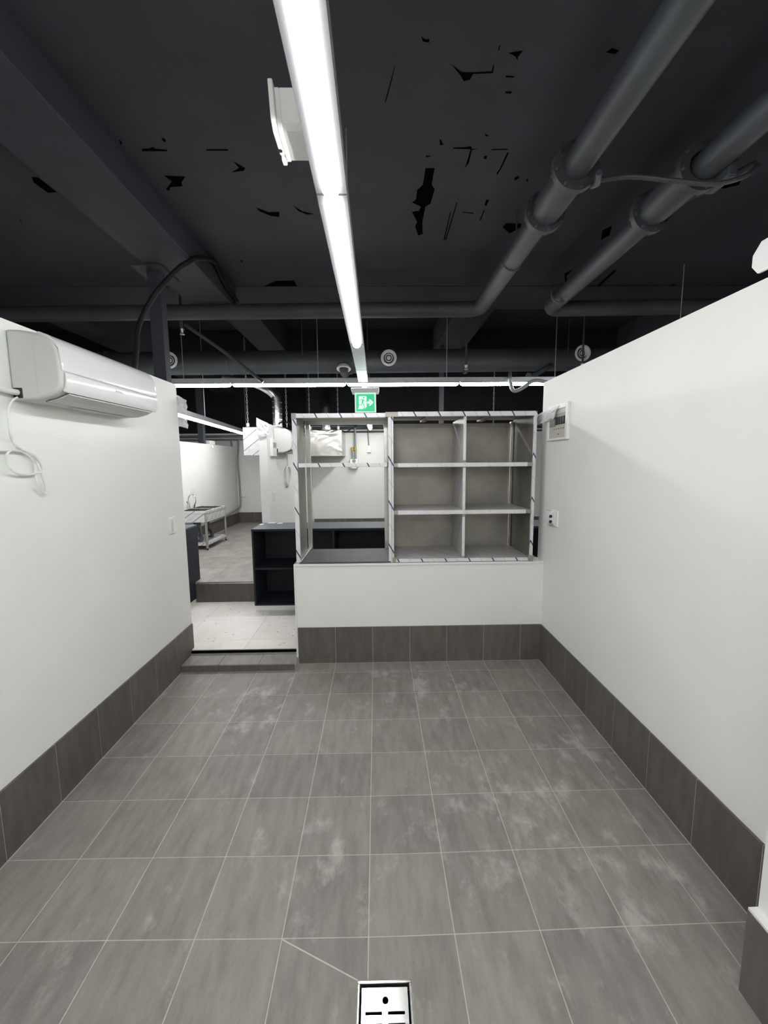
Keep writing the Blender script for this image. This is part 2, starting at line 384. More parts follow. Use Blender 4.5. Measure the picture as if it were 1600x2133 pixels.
# ------------------------------------------------------------------ ceiling
ceil = struct('ceiling', B(-5, 3.6, YR, 4.58, ZC, ZC+.35), 'paint_dark', 'dark painted concrete ceiling with chipped paint')
obj('ceiling_band', B(-5, 3.6, 4.02, 4.60, ZC-.006, ZC+.3), 'paint_dark', ceil)
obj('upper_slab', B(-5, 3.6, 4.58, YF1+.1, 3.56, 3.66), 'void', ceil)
obj('beam', B(-1.657, -1.285, YR, 4.10, 3.05, ZC+.02), 'paint_dark', ceil, bev=.004, bseg=1)
obj('beam', B(-1.657, -1.285, 4.58, 6.6, ZC, 3.58), 'paint_dark', ceil)
obj('beam', B(.86, 1.22, 4.58, 6.6, ZC, 3.58), 'paint_dark', ceil)
obj('beam', B(1.24, 1.30, 4.58, 6.6, ZC+.04, 3.58), 'paint_dark', ceil)
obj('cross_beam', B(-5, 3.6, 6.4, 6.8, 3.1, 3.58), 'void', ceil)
obj('beam', B(-3.4, -3.0, 4.58, YF1, 3.1, 3.58), 'paint_dark', ceil)
# patches of missing paint, traced onto the ceiling plane
def K(poly, ox=800, oy=40, s=4.637): return [(ox+a/s, oy+b/s) for a, b in poly]
chips = [
 K([(400, 1440), (490, 1438), (460, 1600), (490, 1640), (450, 1780), (400, 1810), (370, 1960), (375, 2075), (330, 2090), (300, 2000), (320, 1960), (270, 1860), (340, 1850), (355, 1810), (270, 1770), (310, 1740), (320, 1650), (375, 1600)]),
 K([(645, 430), (745, 510), (850, 515), (1040, 505), (1055, 440), (1065, 440), (1052, 520), (860, 530), (830, 585), (770, 600), (740, 545)]),
 K([(1190, 318), (1295, 345), (1292, 400), (1270, 360)]),
 K([(668, 1240), (790, 1236), (840, 1225), (850, 1250), (910, 1252), (850, 1262), (820, 1390), (780, 1440), (815, 1330), (835, 1256), (668, 1252)]),
 K([(1040, 1255), (1195, 1252), (1195, 1262), (1040, 1265)]), K([(1190, 1285), (1205, 1295), (1135, 1440), (1090, 1510), (1088, 1485), (1120, 1440)]),
 K([(535, 1155), (552, 1165), (575, 1215), (540, 1218)]), K([(400, 1318), (430, 1318), (460, 1325), (410, 1333)]), K([(975, 1105), (1020, 1130), (980, 1130)]), K([(965, 1325), (995, 1318), (990, 1350), (965, 1348)]),
 K([(1260, 1535), (1290, 1510), (1310, 1530), (1265, 1560)]), K([(1370, 1550), (1391, 1540), (1391, 1575)]),
 K([(1145, 2010), (1180, 1970), (1330, 1975), (1320, 2010), (1215, 2070)]),
 K([(700, 1770), (708, 1775), (600, 2133), (590, 2133)]), K([(640, 1860), (648, 1862), (585, 2133), (575, 2133)]),
 K([(990, 1740), (1015, 1745), (990, 1805), (970, 1795)]), K([(965, 1840), (972, 1845), (935, 1945), (925, 1940)]), K([(760, 1858), (865, 1872), (865, 1880), (760, 1866)]),
 K([(360, 165), (400, 195), (440, 190), (435, 225), (375, 215)]), K([(1110, 255), (1122, 257), (1112, 305), (1104, 300)]), K([(1170, 545), (1260, 550), (1255, 565), (1180, 560)]), K([(1170, 700), (1235, 700), (1228, 720), (1172, 715)]),
 K([(115, 250), (120, 252), (85, 400), (20, 640), (8, 640), (60, 450)], 800, 90, 5.2),
 [(340, 287), (346, 292), (343, 297), (336, 290)], [(247, 290), (255, 296), (252, 303)], [(296, 310), (312, 309), (318, 306), (325, 310), (348, 312), (348, 315), (296, 315)], [(430, 311), (475, 311), (475, 314), (430, 314)],
 [(342, 366), (386, 368), (378, 380), (380, 388), (355, 390), (352, 398), (346, 394), (358, 378)], [(486, 336), (511, 350), (508, 356), (482, 359), (498, 350)],
 [(533, 432), (560, 442), (582, 441), (582, 452), (565, 450), (540, 440)], [(610, 427), (630, 440), (655, 446), (640, 447), (622, 440)],
 [(500, 541), (506, 543), (504, 547)], [(575, 585), (612, 584), (625, 606), (600, 606), (560, 612), (535, 606), (508, 620), (486, 618), (500, 600), (545, 598)],
 [(66, 368), (80, 370), (118, 400), (100, 402), (70, 380)], [(90, 602), (100, 600), (128, 612), (100, 614)], [(34, 610), (44, 610), (55, 618), (40, 619)], [(205, 600), (225, 598), (235, 615), (215, 616)], [(40, 458), (45, 459), (44, 463)],
 [(1090, 105), (1078, 120), (1060, 110)], [(1275, 100), (1290, 105), (1282, 113), (1262, 109)], [(1500, 372), (1545, 370), (1540, 385), (1508, 393), (1488, 388)],
 [(1255, 480), (1275, 470), (1270, 490), (1252, 500)], [(1195, 560), (1180, 575), (1183, 600), (1178, 595), (1176, 570)], [(1150, 595), (1170, 592), (1168, 602), (1148, 603)], [(1215, 573), (1250, 572), (1240, 580), (1216, 582)],
 [(1390, 596), (1405, 592), (1408, 600), (1392, 602)], [(1285, 563), (1232, 612), (1228, 610), (1280, 562)], [(990, 596), (960, 606), (990, 603)],
]
for poly in chips:
    P = [at(u, v, z=ZC-.0012) for u, v in poly]
    me_ = MB().add(P, [tuple(range(len(P)))])
    obj('paint_chip', me_, 'black', ceil)

# ------------------------------------------------------------------ lamps
def lens_mesh(p0, p1, hw=.0285, dp=.028, n=10):
    """half-round diffuser hanging under the line p0-p1, with rounded ends"""
    p0, p1 = Vector(p0), Vector(p1); t = (p1-p0).normalized(); s = t.cross(Vector((0, 0, 1))).normalized(); L = (p1-p0).length
    st_ = [(0, .02), (.004, .45), (.012, .75), (.024, .95), (.036, 1)]; prof = [(a, k) for a, k in st_]+[(L-a, k) for a, k in reversed(st_)]
    vs = []; fs = []
    for a, k in prof:
        for j in range(n+1):
            th = math.pi*j/n; vs.append(p0+t*a+s*(math.cos(th)*hw*k)-Vector((0, 0, 1))*(math.sin(th)*dp*k))
    m = n+1
    for i in range(len(prof)-1):
        fs += [(i*m+j, i*m+j+1, (i+1)*m+j+1, (i+1)*m+j) for j in range(n)]
        fs.append((i*m, (i+1)*m, (i+1)*m+n, i*m+n))
    return MB().add(vs, fs)
ZR = 2.452
def lamp(p0, p1, label, group):
    c = (Vector(p0)+Vector(p1))/2; t = thing('linear_lamp', label, 'lamp', c, group)
    obj('diffuser', lens_mesh(p0, p1), 'lamp', t, smooth=True)
    d = (Vector(p1)-Vector(p0)).normalized(); s = d.cross(Vector((0, 0, 1)))
    a = Vector(p0); b = Vector(p1); hw = .047
    m = MB().prism([a+s*hw, a-s*hw, a-s*hw+Vector((0, 0, .006)), a+s*hw+Vector((0, 0, .006))], b-a)
    obj('base_plate', m, 'lamp_base', t); return t
def raceway(p0, p1, label, w=.094, h=.046, drop=None):
    p0, p1 = Vector(p0), Vector(p1); t = thing('cable_raceway', label, 'raceway', (p0+p1)/2)
    d = (p1-p0).normalized(); s = d.cross(Vector((0, 0, 1))).normalized()*w/2; u = Vector((0, 0, 1)); a = p0
    th = .0015
    prof = [(-1, 0), (1, 0), (1, h), (.8, h), (.8, h-th), (.96, h-th), (.96, th), (-.96, th), (-.96, h-th), (-.8, h-th), (-.8, h), (-1, h)]
    m = MB(); n = len(prof); vs = [a+s*k+u*z for k, z in prof]; vs += [v+(p1-p0) for v in vs]
    m.add(vs, [(i, (i+1) % n, n+(i+1) % n, n+i) for i in range(n)]); obj('channel', m, 'zinc', t)
    L = (p1-p0).length; k = 0.3
    while k < L:                                   # joint sleeves and screw heads
        if int(k/.3) % 6 == 0:
            q = a+d*k; obj('joint_sleeve', MB().prism([q+s*1.03-u*.001, q-s*1.03-u*.001, q-s*1.03+u*(h*.9), q+s*1.03+u*(h*.9)], d*.06), 'zinc', t)
        k += .3
    return t
X1 = -.128
rw = raceway((X1, -1.80, ZR), (X1, 4.47, ZR), 'long galvanised raceway running down the room carrying lit lamps')
for i, (a, b) in enumerate(((1.395, 3.055), (-.28, 1.385), (-1.75, -.29))):
    lamp((X1, a, ZR-.0065), (X1, b, ZR-.0065), ['lit linear lamp on the long raceway, ending above the low wall', 'lit linear lamp next back along the long raceway from the low wall', 'lit linear lamp on the long raceway near the rear wall'][i], 'lit linear lamps')
for y in (.6, 2.2): obj('hanger_rod', MB().tube([(X1, y, ZR+.03), (X1, y, ZC-.002)], .004, 6), 'zinc', rw)
YT = 4.52
rt = raceway((-2.75, YT, ZR), (2.15, YT, ZR), 'galvanised raceway crossing above the doorway carrying a row of lit lamps')
for x in (-2., -.6, .75, 1.9): obj('hanger_rod', MB().tube([(x, YT, ZR+.03), (x, YT, ZC-.02)], .004, 6), 'zinc', rt)
jx = [-2.70, -1.505, -.305, .885, 2.08]
for i, (a, b) in enumerate(zip(jx, jx[1:])):
    lamp((a+.006, YT, ZR-.0065), (b-.006, YT, ZR-.0065), ['lit linear lamp of the crossing row, furthest toward the sink wall', 'lit linear lamp of the crossing row, above the doorway', 'lit linear lamp of the crossing row, above the exit sign and steel shelves', 'lit linear lamp of the crossing row, end near the right white wall'][i], 'lit linear lamps')
ra = raceway((-2.058, 4.25, 2.152), (-2.37, 7.95, 2.152), 'galvanised raceway over the sink room aisle')
for i, (a, b) in enumerate(((-.48, 1.05), (1.06, 2.12), (2.13, 3.19))):
    p = Vector((-2.10, 4.75, 2.1455)); q = (Vector((-2.37, 7.95, 2.1455))-p).normalized()
    lamp(p+q*a, p+q*b, ['lit linear lamp over the sink, next to the doorway end', 'lit linear lamp over the sink, middle of its row', 'lit linear lamp over the sink, next to the far wall'][i], 'lit linear lamps')
for k in (.8, 3.6):
    q = Vector((-2.10, 4.75, 2.19))+Vector((-.27, 3.2, 0))*(k/3.9); obj('hanger_rod', MB().tube([q, (q.x, q.y, 3.5)], .004, 6), 'zinc', ra)
rb = raceway((-.105, 5.75, 2.232), (-.105, 7.75, 2.232), 'short galvanised raceway in front of the exhaust hood')
lamp((-.105, 5.8, 2.2255), (-.105, 7.7, 2.2255), 'lit linear lamp beside the mirror-steel hood, seen end on under the shelf top', 'lit linear lamps')
for y in (6, 7.5): obj('hanger_rod', MB().tube([(-.105, y, 2.27), (-.105, y, 3.55)], .004, 6), 'zinc', rb)

rr_ = raceway((2.55, .2, ZR), (2.55, 4.2, ZR), 'galvanised raceway in the room beyond the right-hand wall')
rl_ = raceway((-3.3, -1.6, ZR), (-3.3, 2.3, ZR), 'galvanised raceway in the room beyond the left-hand wall')
for par, x, y in ((rr_, 2.55, .6), (rr_, 2.55, 3.6), (rl_, -3.3, -1.2), (rl_, -3.3, 1.8)): obj('hanger_rod', MB().tube([(x, y, ZR+.03), (x, y, ZC-.002)], .004, 6), 'zinc', par)
lamp((2.55, .25, ZR-.0065), (2.55, 2.15, ZR-.0065), 'lit linear lamp beyond the right-hand wall, under the flanged pipe', 'lit linear lamps')
lamp((2.55, 2.2, ZR-.0065), (2.55, 4.1, ZR-.0065), 'lit linear lamp beyond the right-hand wall, next to the crossing pipe', 'lit linear lamps')
lamp((-3.3, -1.5, ZR-.0065), (-3.3, .35, ZR-.0065), 'lit linear lamp beyond the left-hand wall, toward the rear wall', 'lit linear lamps')
lamp((-3.3, .4, ZR-.0065), (-3.3, 2.25, ZR-.0065), 'lit linear lamp beyond the left-hand wall, behind the large air conditioner', 'lit linear lamps')

rk_fill = raceway((-1.5, -1.9, ZR+.06), (1.1, -1.9, ZR+.06), 'added galvanised raceway near the rear wall holding unseen fill lamps')  # rear crossing row is added to brighten the walls facing the camera
for x in (-1.2, .8): obj('hanger_rod', MB().tube([(x, -1.9, ZR+.09), (x, -1.9, ZC-.002)], .004, 6), 'zinc', rk_fill)
lamp((-1.45, -1.9, ZR+.0535), (-.2, -1.9, ZR+.0535), 'added unseen fill lamp by the rear wall, beside the left-hand wall', 'lit linear lamps')
lamp((-.05, -1.9, ZR+.0535), (1.08, -1.9, ZR+.0535), 'added unseen fill lamp by the rear wall, beside the wall corner', 'lit linear lamps')

# ------------------------------------------------------------------ exit sign
YS = 4.462
def S(u, v, y=YS): return at(720+u/17.78, 790+v/17.78, y=y)
sg = thing('exit_sign', 'green running-man exit sign with arrow, hanging from the crossing raceway', 'exit sign', S(730, 500))
def flat(pts, y, mat, name, par, th=.0012):
    P = [S(u, v, YS) for u, v in pts]; P = [Vector((p.x, y, p.z)) for p in P]
    return obj(name, MB().prism(P, (0, th, 0)), mat, par)
hb = [S(190, 330), S(1245, 320), S(1230, 495), S(240, 510)]
obj('housing', MB().prism([Vector((p.x, YS-.028, p.z)) for p in hb], (0, .146, 0)), 'white_plastic', sg, bev=.006)
obj('mount', B(S(600, 0).x, S(760, 0).x, 4.570, 4.578, S(0, 420).z, ZR+.03), 'white_plastic', sg)
plate = flat([(335, 495), (1120, 485), (1135, 1225), (350, 1235)], YS, 'sign_edge', 'light_plate', sg, .012)
gr = flat([(390, 550), (1065, 540), (1080, 1190), (395, 1190)], YS-.0015, 'sign_green', 'green_panel', plate)
def strokes(segs):
    m = MB()
    for (a, b, wd) in segs:
        a2, b2 = Vector(a), Vector(b); d = (b2-a2).normalized(); n = Vector((-d.y, d.x))*wd/2; a2 = a2-d*wd*.2; b2 = b2+d*wd*.2
        P = [S(*q) for q in (a2+n, b2+n, b2-n, a2-n)]; P = [Vector((p.x, YS-.0040, p.z)) for p in P]; m.prism(P, (0, .001, 0))
    return m
m = MB()
for poly in ([(490, 630), (770, 628), (778, 1000), (500, 1000)], [(495, 985), (778, 985), (775, 1030), (690, 1098), (715, 1030), (640, 1105), (455, 1100), (500, 1030)],
             [(800, 820), (905, 820), (905, 900), (800, 900)], [(850, 750), (920, 750), (1030, 860), (920, 975), (850, 975), (945, 860)]):
    P = [S(*q) for q in poly]; m.prism([Vector((p.x, YS-.0027, p.z)) for p in P], (0, .001, 0))
obj('door_and_arrow', m, 'sign_white', plate)
rm = strokes([((648, 752), (560, 742), 26), ((560, 742), (522, 808), 24), ((655, 755), (718, 806), 24), ((718, 806), (885, 812), 22), ((622, 855), (592, 948), 34), ((592, 950), (485, 950), 30), ((632, 855), (718, 1030), 34), ((716, 1030), (645, 1100), 28), ((648, 760), (618, 865), 64)])
hd = [S(675+34*math.cos(a*math.pi/6), 685+34*math.sin(a*math.pi/6)) for a in range(12)]
rm.prism([Vector((p.x, YS-.0040, p.z)) for p in hd], (0, .001, 0))
obj('running_figure', rm, 'sign_green', plate)

# ------------------------------------------------------------------ air conditioners
Y0, Y1 = 1.862, 2.64
ac = thing('air_conditioner', 'large glossy white air conditioner mounted on the left-hand wall', 'air conditioner', (XL, (Y0+Y1)/2, 1.905), 'wall air conditioners')
prof = [(-1.559, 2.200), (-1.50, 2.197), (-1.435, 2.186), (-1.392, 2.170), (-1.368, 2.150), (-1.352, 2.12), (-1.345, 2.05), (-1.345, 2.0), (-1.349, 1.965), (-1.362, 1.945), (-1.40, 1.925), (-1.45, 1.911), (-1.559, 1.905)]
def ext(pr, y0, y1): return MB().prism([(x, y0, z) for x, z in pr], (0, y1-y0, 0))
obj('body', ext(prof, Y0, Y1), 'ac_side', ac, bev=.012, bseg=3, smooth=True)
pn = [(-1.43, 2.194), (-1.388, 2.177), (-1.362, 2.156), (-1.345, 2.122), (-1.338, 2.05), (-1.338, 2.028), (-1.350, 2.028), (-1.356, 2.12), (-1.40, 2.166), (-1.44, 2.180)]
obj('front_panel', ext(pn, Y0+.006, Y1-.002), 'gloss_white', ac, smooth=True, bev=.006, bseg=3)
lp = [(-1.345, 2.025), (-1.3365, 2.022), (-1.334, 1.985), (-1.338, 1.958), (-1.350, 1.940), (-1.358, 1.948), (-1.348, 1.97), (-1.3445, 1.99)]
lo = obj('lower_panel', ext(lp, Y0+.02, Y1-.004), 'gloss_white', ac, smooth=True, bev=.003)
q = at(250, 815, x=-1.332); obj('maker_mark', B(-1.3352, -1.3335, q.y-.03, q.y+.03, 1.996, 2.006), 'vent_grey', lo)
vp = [(-1.352, 1.9385), (-1.40, 1.9195), (-1.45, 1.9065), (-1.45, 1.9045), (-1.40, 1.9155), (-1.352, 1.934)]
lv = obj('louver', ext(vp, Y0+.05, Y1-.06), 'vent_grey', ac)
obj('louver_gap', B(-1.456, -1.451, Y0+.05, Y1-.06, 1.9045, 1.9085), 'black_plastic', lv)
obj('louver_gap', B(-1.50, -1.47, Y0+.25, Y1-.10, 1.9035, 1.908), 'vent_grey', lv)
obj('pipe_opening', B(-1.556, -1.508, Y0-.0015, Y0+.03, 1.912, 1.962), 'black_plastic', ac, bev=.008)
obj('side_seam', B(-1.4485, -1.447, Y0-.0005, Y0+.02, 1.93, 2.18), 'vent_grey', ac)
copy_tree(ac, (.345, 3.16, -.165), 'smaller-looking white air conditioner on the far partition wall behind the steel shelves')
# hose and cord of the large one
def path_tube(name, pts, r, mat, label, cat, n=8, seg=10, group=None):
    return one(name, MB().tube(smooth_path(pts, n), r, seg), mat, label, cat, group, smooth=True)
path_tube('drain_hose', [(-1.535, 1.88, 1.938), (-1.533, 1.80, 1.938), (-1.532, 1.70, 1.95), (-1.533, 1.5, 1.985), (-1.535, 1.2, 2.04), (-1.538, .8, 2.09)], .0125, 'cord', 'beige insulated hose entering the side of the large air conditioner', 'hose')
C0 = [(1.875, 1.918, -1.53), (1.862, 1.912, -1.527)]
kn = [(36, 828), (26, 834), (19, 846), (17, 862), (20, 890), (22, 905), (26, 918), (35, 929), (48, 936), (62, 942), (76, 953), (86, 970), (86, 982), (76, 985), (60, 989), (40, 987), (24, 978), (14, 962), (13, 949), (20, 940), (34, 935), (48, 937), (62, 945), (74, 958), (82, 975), (90, 996), (96, 1016), (98, 1024), (94, 1028), (86, 1022), (78, 1006), (74, 986), (73, 970), (66, 955), (50, 943), (30, 938), (14, 938), (0, 938), (-30, 936), (-80, 934)]
pts = []
for i, (u, v) in enumerate(kn):
    xo = .030 if i < 6 else .012+.012*abs(math.sin(i*1.1)); pts.append(at(u, v, x=XL+xo))
path_tube('power_cord', pts, .0048, 'cord', 'white power cord tied in a knot below the large air conditioner', 'cord', 5, 8)
# coil under the far one
cp = []
base = at(598, 945, x=-1.19)
cp.append(base); 
for k in range(0, 41):
    a = -math.pi/2+k*2*math.pi/13.5; cy = at(601, 985, x=-1.19)
    cp.append(Vector((-1.195+.006*math.sin(k*.7), cy.y+(.16+.02*math.sin(k))*math.cos(a), 1.47-.135*math.sin(a)*(1+.05*math.sin(k*.4))-.02)))
path_tube('coiled_cord', cp, .008, 'cord', 'coil of white cord hanging on the far partition wall', 'cord', 3, 7)

# ------------------------------------------------------------------ small wall fittings
t = thing('wall_switch', 'white rocker light switch near the end of the left-hand wall', 'switch', (XL, 3.15, 1.165))
obj('plate', B(XL, XL+.010, 3.115, 3.187, 1.10, 1.225), 'white_plastic', t, bev=.003)
obj('rocker', B(XL+.010, XL+.0155, 3.130, 3.158, 1.118, 1.207), 'gloss_white', t, bev=.002)
t = thing('wall_switch', 'white switch on the far partition wall above the navy counter', 'switch', (-1.215, 4.88, 1.23))
obj('plate', B(-1.215, -1.205, 4.86, 4.95, 1.15, 1.30), 'white_plastic', t, bev=.003)
obj('rocker', B(-1.205, -1.20, 4.875, 4.91, 1.17, 1.28), 'gloss_white', t, bev=.002)
t = thing('wall_outlet', 'white double wall outlet with two round sockets on the right-hand wall', 'outlet', (XR, 3.08, 1.19))
obj('plate', B(XR-.011, XR, 3.01, 3.13, 1.140, 1.258), 'white_plastic', t, bev=.003)
sk = obj('socket_block', B(XR-.042, XR-.011, 3.07, 3.175, 1.155, 1.250), 'gloss_white', t, bev=.006)
for z in (1.212, 1.172):
    obj('socket_hole', MB().ring((XR-.034, 3.0685, z), (0, 1, 0), [(.0001, 0), (.0125, 0), (.0125, .002)], 16), 'black_plastic', sk)
obj('plug_tab', B(XR-.036, XR-.025, 3.062, 3.075, 1.140, 1.162), 'grey_plastic', sk, bev=.002)
t = thing('breaker_panel', 'white breaker panel box with dark switch row on the right-hand wall', 'breaker panel', (XR, 3.05, 1.9))
obj('frame', MB().box(XR-.022, XR, 2.895, 2.925, 1.775, 2.03).box(XR-.022, XR, 3.21, 3.235, 1.775, 2.03).box(XR-.022, XR, 2.925, 3.21, 1.995, 2.03).box(XR-.022, XR, 2.925, 3.21, 1.775, 1.79), 'white_plastic', t, bev=.003)
cv = obj('inner_cover', B(XR-.012, XR, 2.925, 3.21, 1.79, 1.995), 'cream', t)
obj('breaker_slot', B(XR-.0135, XR-.011, 2.935, 3.19, 1.895, 1.965), 'grey_plastic', cv)
br = obj('breaker', B(XR-.024, XR-.012, 3.10, 3.175, 1.875, 1.93), 'grey_plastic', cv, bev=.002)
for i in range(4): obj('breaker', B(XR-.022, XR-.012, 2.945+i*.037, 2.975+i*.037, 1.885, 1.94), 'black_plastic', cv, bev=.002)
for i in range(5): obj('label_dot', B(XR-.0128, XR-.0118, 2.965+i*.038, 2.977+i*.038, 1.852, 1.860), 'black_plastic', cv)
obj('label_dot', B(XR-.0128, XR-.0118, 3.03, 3.065, 1.815, 1.82), 'black_plastic', cv)
def crumple(name, corners, nu, nv, amp, label, seed=1, mat='plastic', par=None):
    rnd = random.Random(seed); a, b, c, d = [Vector(q) for q in corners]; nrm = (b-a).cross(d-a).normalized(); vs = []
    for j in range(nv+1):
        for i in range(nu+1):
            u, v = i/nu, j/nv; p = a*(1-u)*(1-v)+b*u*(1-v)+c*u*v+d*(1-u)*v; vs.append(p+nrm*rnd.uniform(-amp, amp)+Vector((0, 0, rnd.uniform(-amp, amp)*.35)))
    m = MB().add(vs, [(j*(nu+1)+i, j*(nu+1)+i+1, (j+1)*(nu+1)+i+1, (j+1)*(nu+1)+i) for j in range(nv) for i in range(nu)])
    o = obj(name, m, mat, par)
    sd = o.modifiers.new('thick', 'SOLIDIFY'); sd.thickness = .0012
    return tag(o, label, 'plastic film') if par is None else o
# film peeled off the breaker panel toward the low wall
crumple('plastic_film', [(XR-.026, 3.02, 2.02), (XR-.05, 3.40, 1.985), (XR-.06, 3.42, 1.90), (XR-.03, 3.1, 1.93)], 8, 5, .010, 'clear crumpled plastic film peeling off the breaker panel', 3)
crumple('plastic_film', [(-1.66, 3.39, 2.215), (-1.492, 3.40, 2.125), (-1.497, 3.40, 1.905), (-1.66, 3.39, 1.94)], 6, 9, .014, 'clear crumpled plastic film hanging behind the end of the left-hand wall', 5)
pfp = [(-1.315, 4.705, 2.12), (-1.19, 4.705, 2.06), (-1.19, 4.705, 1.93), (-1.325, 4.705, 1.90)]
crumple('plastic_film', pfp, 5, 6, .008, 'clear plastic film wrapped over the top of the far partition wall end', 8)
t = thing('thermostat_box', 'small white control box beside the far air conditioner', 'control box', (-1.215, 4.95, 1.78))
obj('case', B(-1.215, -1.18, 4.83, 5.03, 1.70, 1.90), 'white_plastic', t, bev=.006)
obj('window', B(-1.181, -1.178, 4.86, 5.0, 1.80, 1.86), 'grey_plastic', t)
# two white boxes with flanged end plates
fa = thing('emergency_light', 'white flanged plastic box fixed beside the long lamp raceway', 'emergency light', (-.2, 1.235, 2.48), 'white flanged boxes')
def yz(x, pts): return [(x, y, z) for y, z in pts]
hs = [(1.174, 2.487), (1.188, 2.478), (1.296, 2.478), (1.300, 2.55), (1.150, 2.55), (1.160, 2.53)]
obj('housing', MB().prism(yz(-.232, hs), (.062, 0, 0)), 'white_plastic', fa, bev=.003)
pf = [(1.160, 2.486), (1.184, 2.470), (1.262, 2.470), (1.266, 2.478), (1.280, 2.478), (1.284, 2.470), (1.306, 2.472), (1.310, 2.56), (1.138, 2.56), (1.146, 2.535)]
fl = obj('end_plate', MB().prism(yz(-.256, pf), (.012, 0, 0)), 'white_plastic', fa, bev=.002)
obj('ridge', MB().prism(yz(-.244, [(y, z-.003 if z < 2.5 else z) for y, z in hs]), (.013, 0, 0)), 'white_plastic', fa, bev=.002)
obj('cable_hole', MB().tube([(-.252, 1.245, 2.4695), (-.252, 1.245, 2.480)], .0065, 14), 'black_plastic', fl)
fb = thing('emergency_light', 'white flanged plastic box standing on the top edge of the right-hand wall', 'emergency light', (1.37, 1.40, WT), 'white flanged boxes')
obj('neck', B(1.345, 1.44, 1.30, 1.475, WT, WT+.045), 'white_plastic', fb, bev=.012)
obj('housing', MB().prism([(1.33, 1.49, WT+.03), (1.33, 1.515, WT+.055), (1.33, 1.515, WT+.085), (1.33, 1.485, WT+.115), (1.33, 1.25, WT+.115), (1.33, 1.25, WT+.03)], (.12, 0, 0)), 'white_plastic', fb, bev=.004)
obj('end_plate', MB().prism([(1.318, 1.50, WT+.022), (1.318, 1.525, WT+.052), (1.318, 1.525, WT+.09), (1.318, 1.495, WT+.125), (1.318, 1.24, WT+.125), (1.318, 1.24, WT+.022)], (.012, 0, 0)), 'white_plastic', fb, bev=.003)

# ------------------------------------------------------------------ steel post, black cable, ceiling pipes
t = thing('steel_post', 'dark square steel post between the left-hand wall and the ceiling beam', 'post', (-1.632, 3.33, WT))
obj('post', B(-1.679, -1.585, 3.29, 3.37, WT, 3.045), 'paint_dark', t, bev=.004)
obj('top_plate', B(-1.75, -1.53, 3.20, 3.50, 3.038, 3.049), 'paint_dark', t)
t = thing('steel_post', 'dark square steel post standing on the sink partition wall', 'post', (-3.11, 7.6, 1.97))
obj('post', B(-3.16, -3.06, 7.55, 7.65, 1.97, 3.12), 'dark_metal', t, bev=.004); obj('top_plate', B(-3.2, -3.02, 7.5, 7.7, 3.09, 3.10), 'dark_metal', t)
t = thing('steel_post', 'dark slim steel post hanging behind the crossing lamps near the ceiling duct', 'post', (.93, 6.0, 2.1))
obj('post', B(.895, .955, 5.97, 6.03, 2.05, 3.56), 'dark_metal', t); obj('foot_plate', B(.87, .98, 5.94, 6.06, 2.04, 2.05), 'dark_metal', t)
cab = [at(494, 627, x=-1.262), at(472, 598, x=-1.262), at(455, 565, x=-1.262), at(443, 543, x=-1.255), (-1.25, 3.15, 3.06), (-1.31, 3.14, 3.028), (-1.36, 3.13, 2.995), (-1.46, 3.12, 2.90), (-1.545, 3.10, 2.79), (-1.61, 3.08, 2.67), (-1.645, 3.05, 2.55), (-1.65, 3.03, 2.43), (-1.655, 3.0, 2.3), (-1.66, 2.99, WT+.005)]
path_tube('black_conduit', cab, .0175, 'rubber', 'thick black cable arching from the ceiling beam down behind the large air conditioner', 'cable', 6, 10)
path_tube('diagonal_pipe', [at(385, 676, y=4.3), at(470, 735, y=4.35), at(548, 796, y=4.42)], .017, 'dark_metal', 'thin dark pipe slanting down to the crossing lamp row', 'pipe', 2, 8)
PZ, PR = 3.0, .066
def pipe_run(name, label, pts, col, clamp=()):
    t = thing(name, label, 'pipe', pts[0]); obj('pipe', MB().tube(pts, PR, 20), 'dark_metal', t, smooth=True)
    return t
def elbow(a, c, b, r=.12, n=7):
    """round the corner a-c-b"""
    a, c, b = Vector(a), Vector(c), Vector(b); u = (a-c).normalized(); v = (b-c).normalized()
    p, q = c+u*r, c+v*r; out = []
    for i in range(n+1):
        t = i/n; out.append(p*(1-t)**2+c*2*t*(1-t)+q*t*t)
    return out
PX1, PX2, PYT = .953, 1.555, 3.97
p1 = pipe_run('sprinkler_pipe', 'thick dark pipe with flanged coupling, turning left across the ceiling', [(PX1, YR, PZ)]+elbow((PX1, 0, PZ), (PX1, PYT, PZ), (-4, PYT+.12, PZ))+[(-4.9, PYT+.14, PZ)], 'dark_metal')
p2 = pipe_run('sprinkler_pipe', 'thick dark pipe with flanged coupling above the right-hand wall, turning right', [(PX2-.03, YR, PZ)]+elbow((PX2-.03, 0, PZ), (PX2+.03, PYT, PZ), (3.5, PYT-.08, PZ))+[(3.55, PYT-.08, PZ)], 'dark_metal')
def coupling(x, y, par):
    c = (x, y, PZ)
    obj('coupling_body', MB().ring(c, (0, 1, 0), [(PR, -.14), (.080, -.14), (.084, -.05), (.084, .10), (.078, .19), (PR, .19)], 24), 'dark_metal', par, smooth=True)
    for a, b in ((-.19, -.155), (.17, .205)):
        fl = obj('flange', MB().ring(c, (0, 1, 0), [(PR-.002, a), (.110, a), (.110, b), (PR-.002, b)], 28), 'dark_metal', par, smooth=True)
        for k in range(8):
            th = k*math.pi/4+.2; bx, bz = x+.098*math.cos(th), PZ+.098*math.sin(th)
            obj('bolt', MB().tube([(bx, y+a-.02, bz), (bx, y+b+.016, bz)], .009, 6), 'dark_metal', fl)
    return fl
coupling(PX1, 2.30, p1); coupling(PX2-.005, 2.30, p2)
obj('valve_handle', MB().tube([(PX1+.06, 2.02, PZ-.09), (PX1+.085, 2.08, PZ-.10), (PX1+.10, 2.16, PZ-.06)], .014, 8), 'dark_metal', p1, smooth=True)
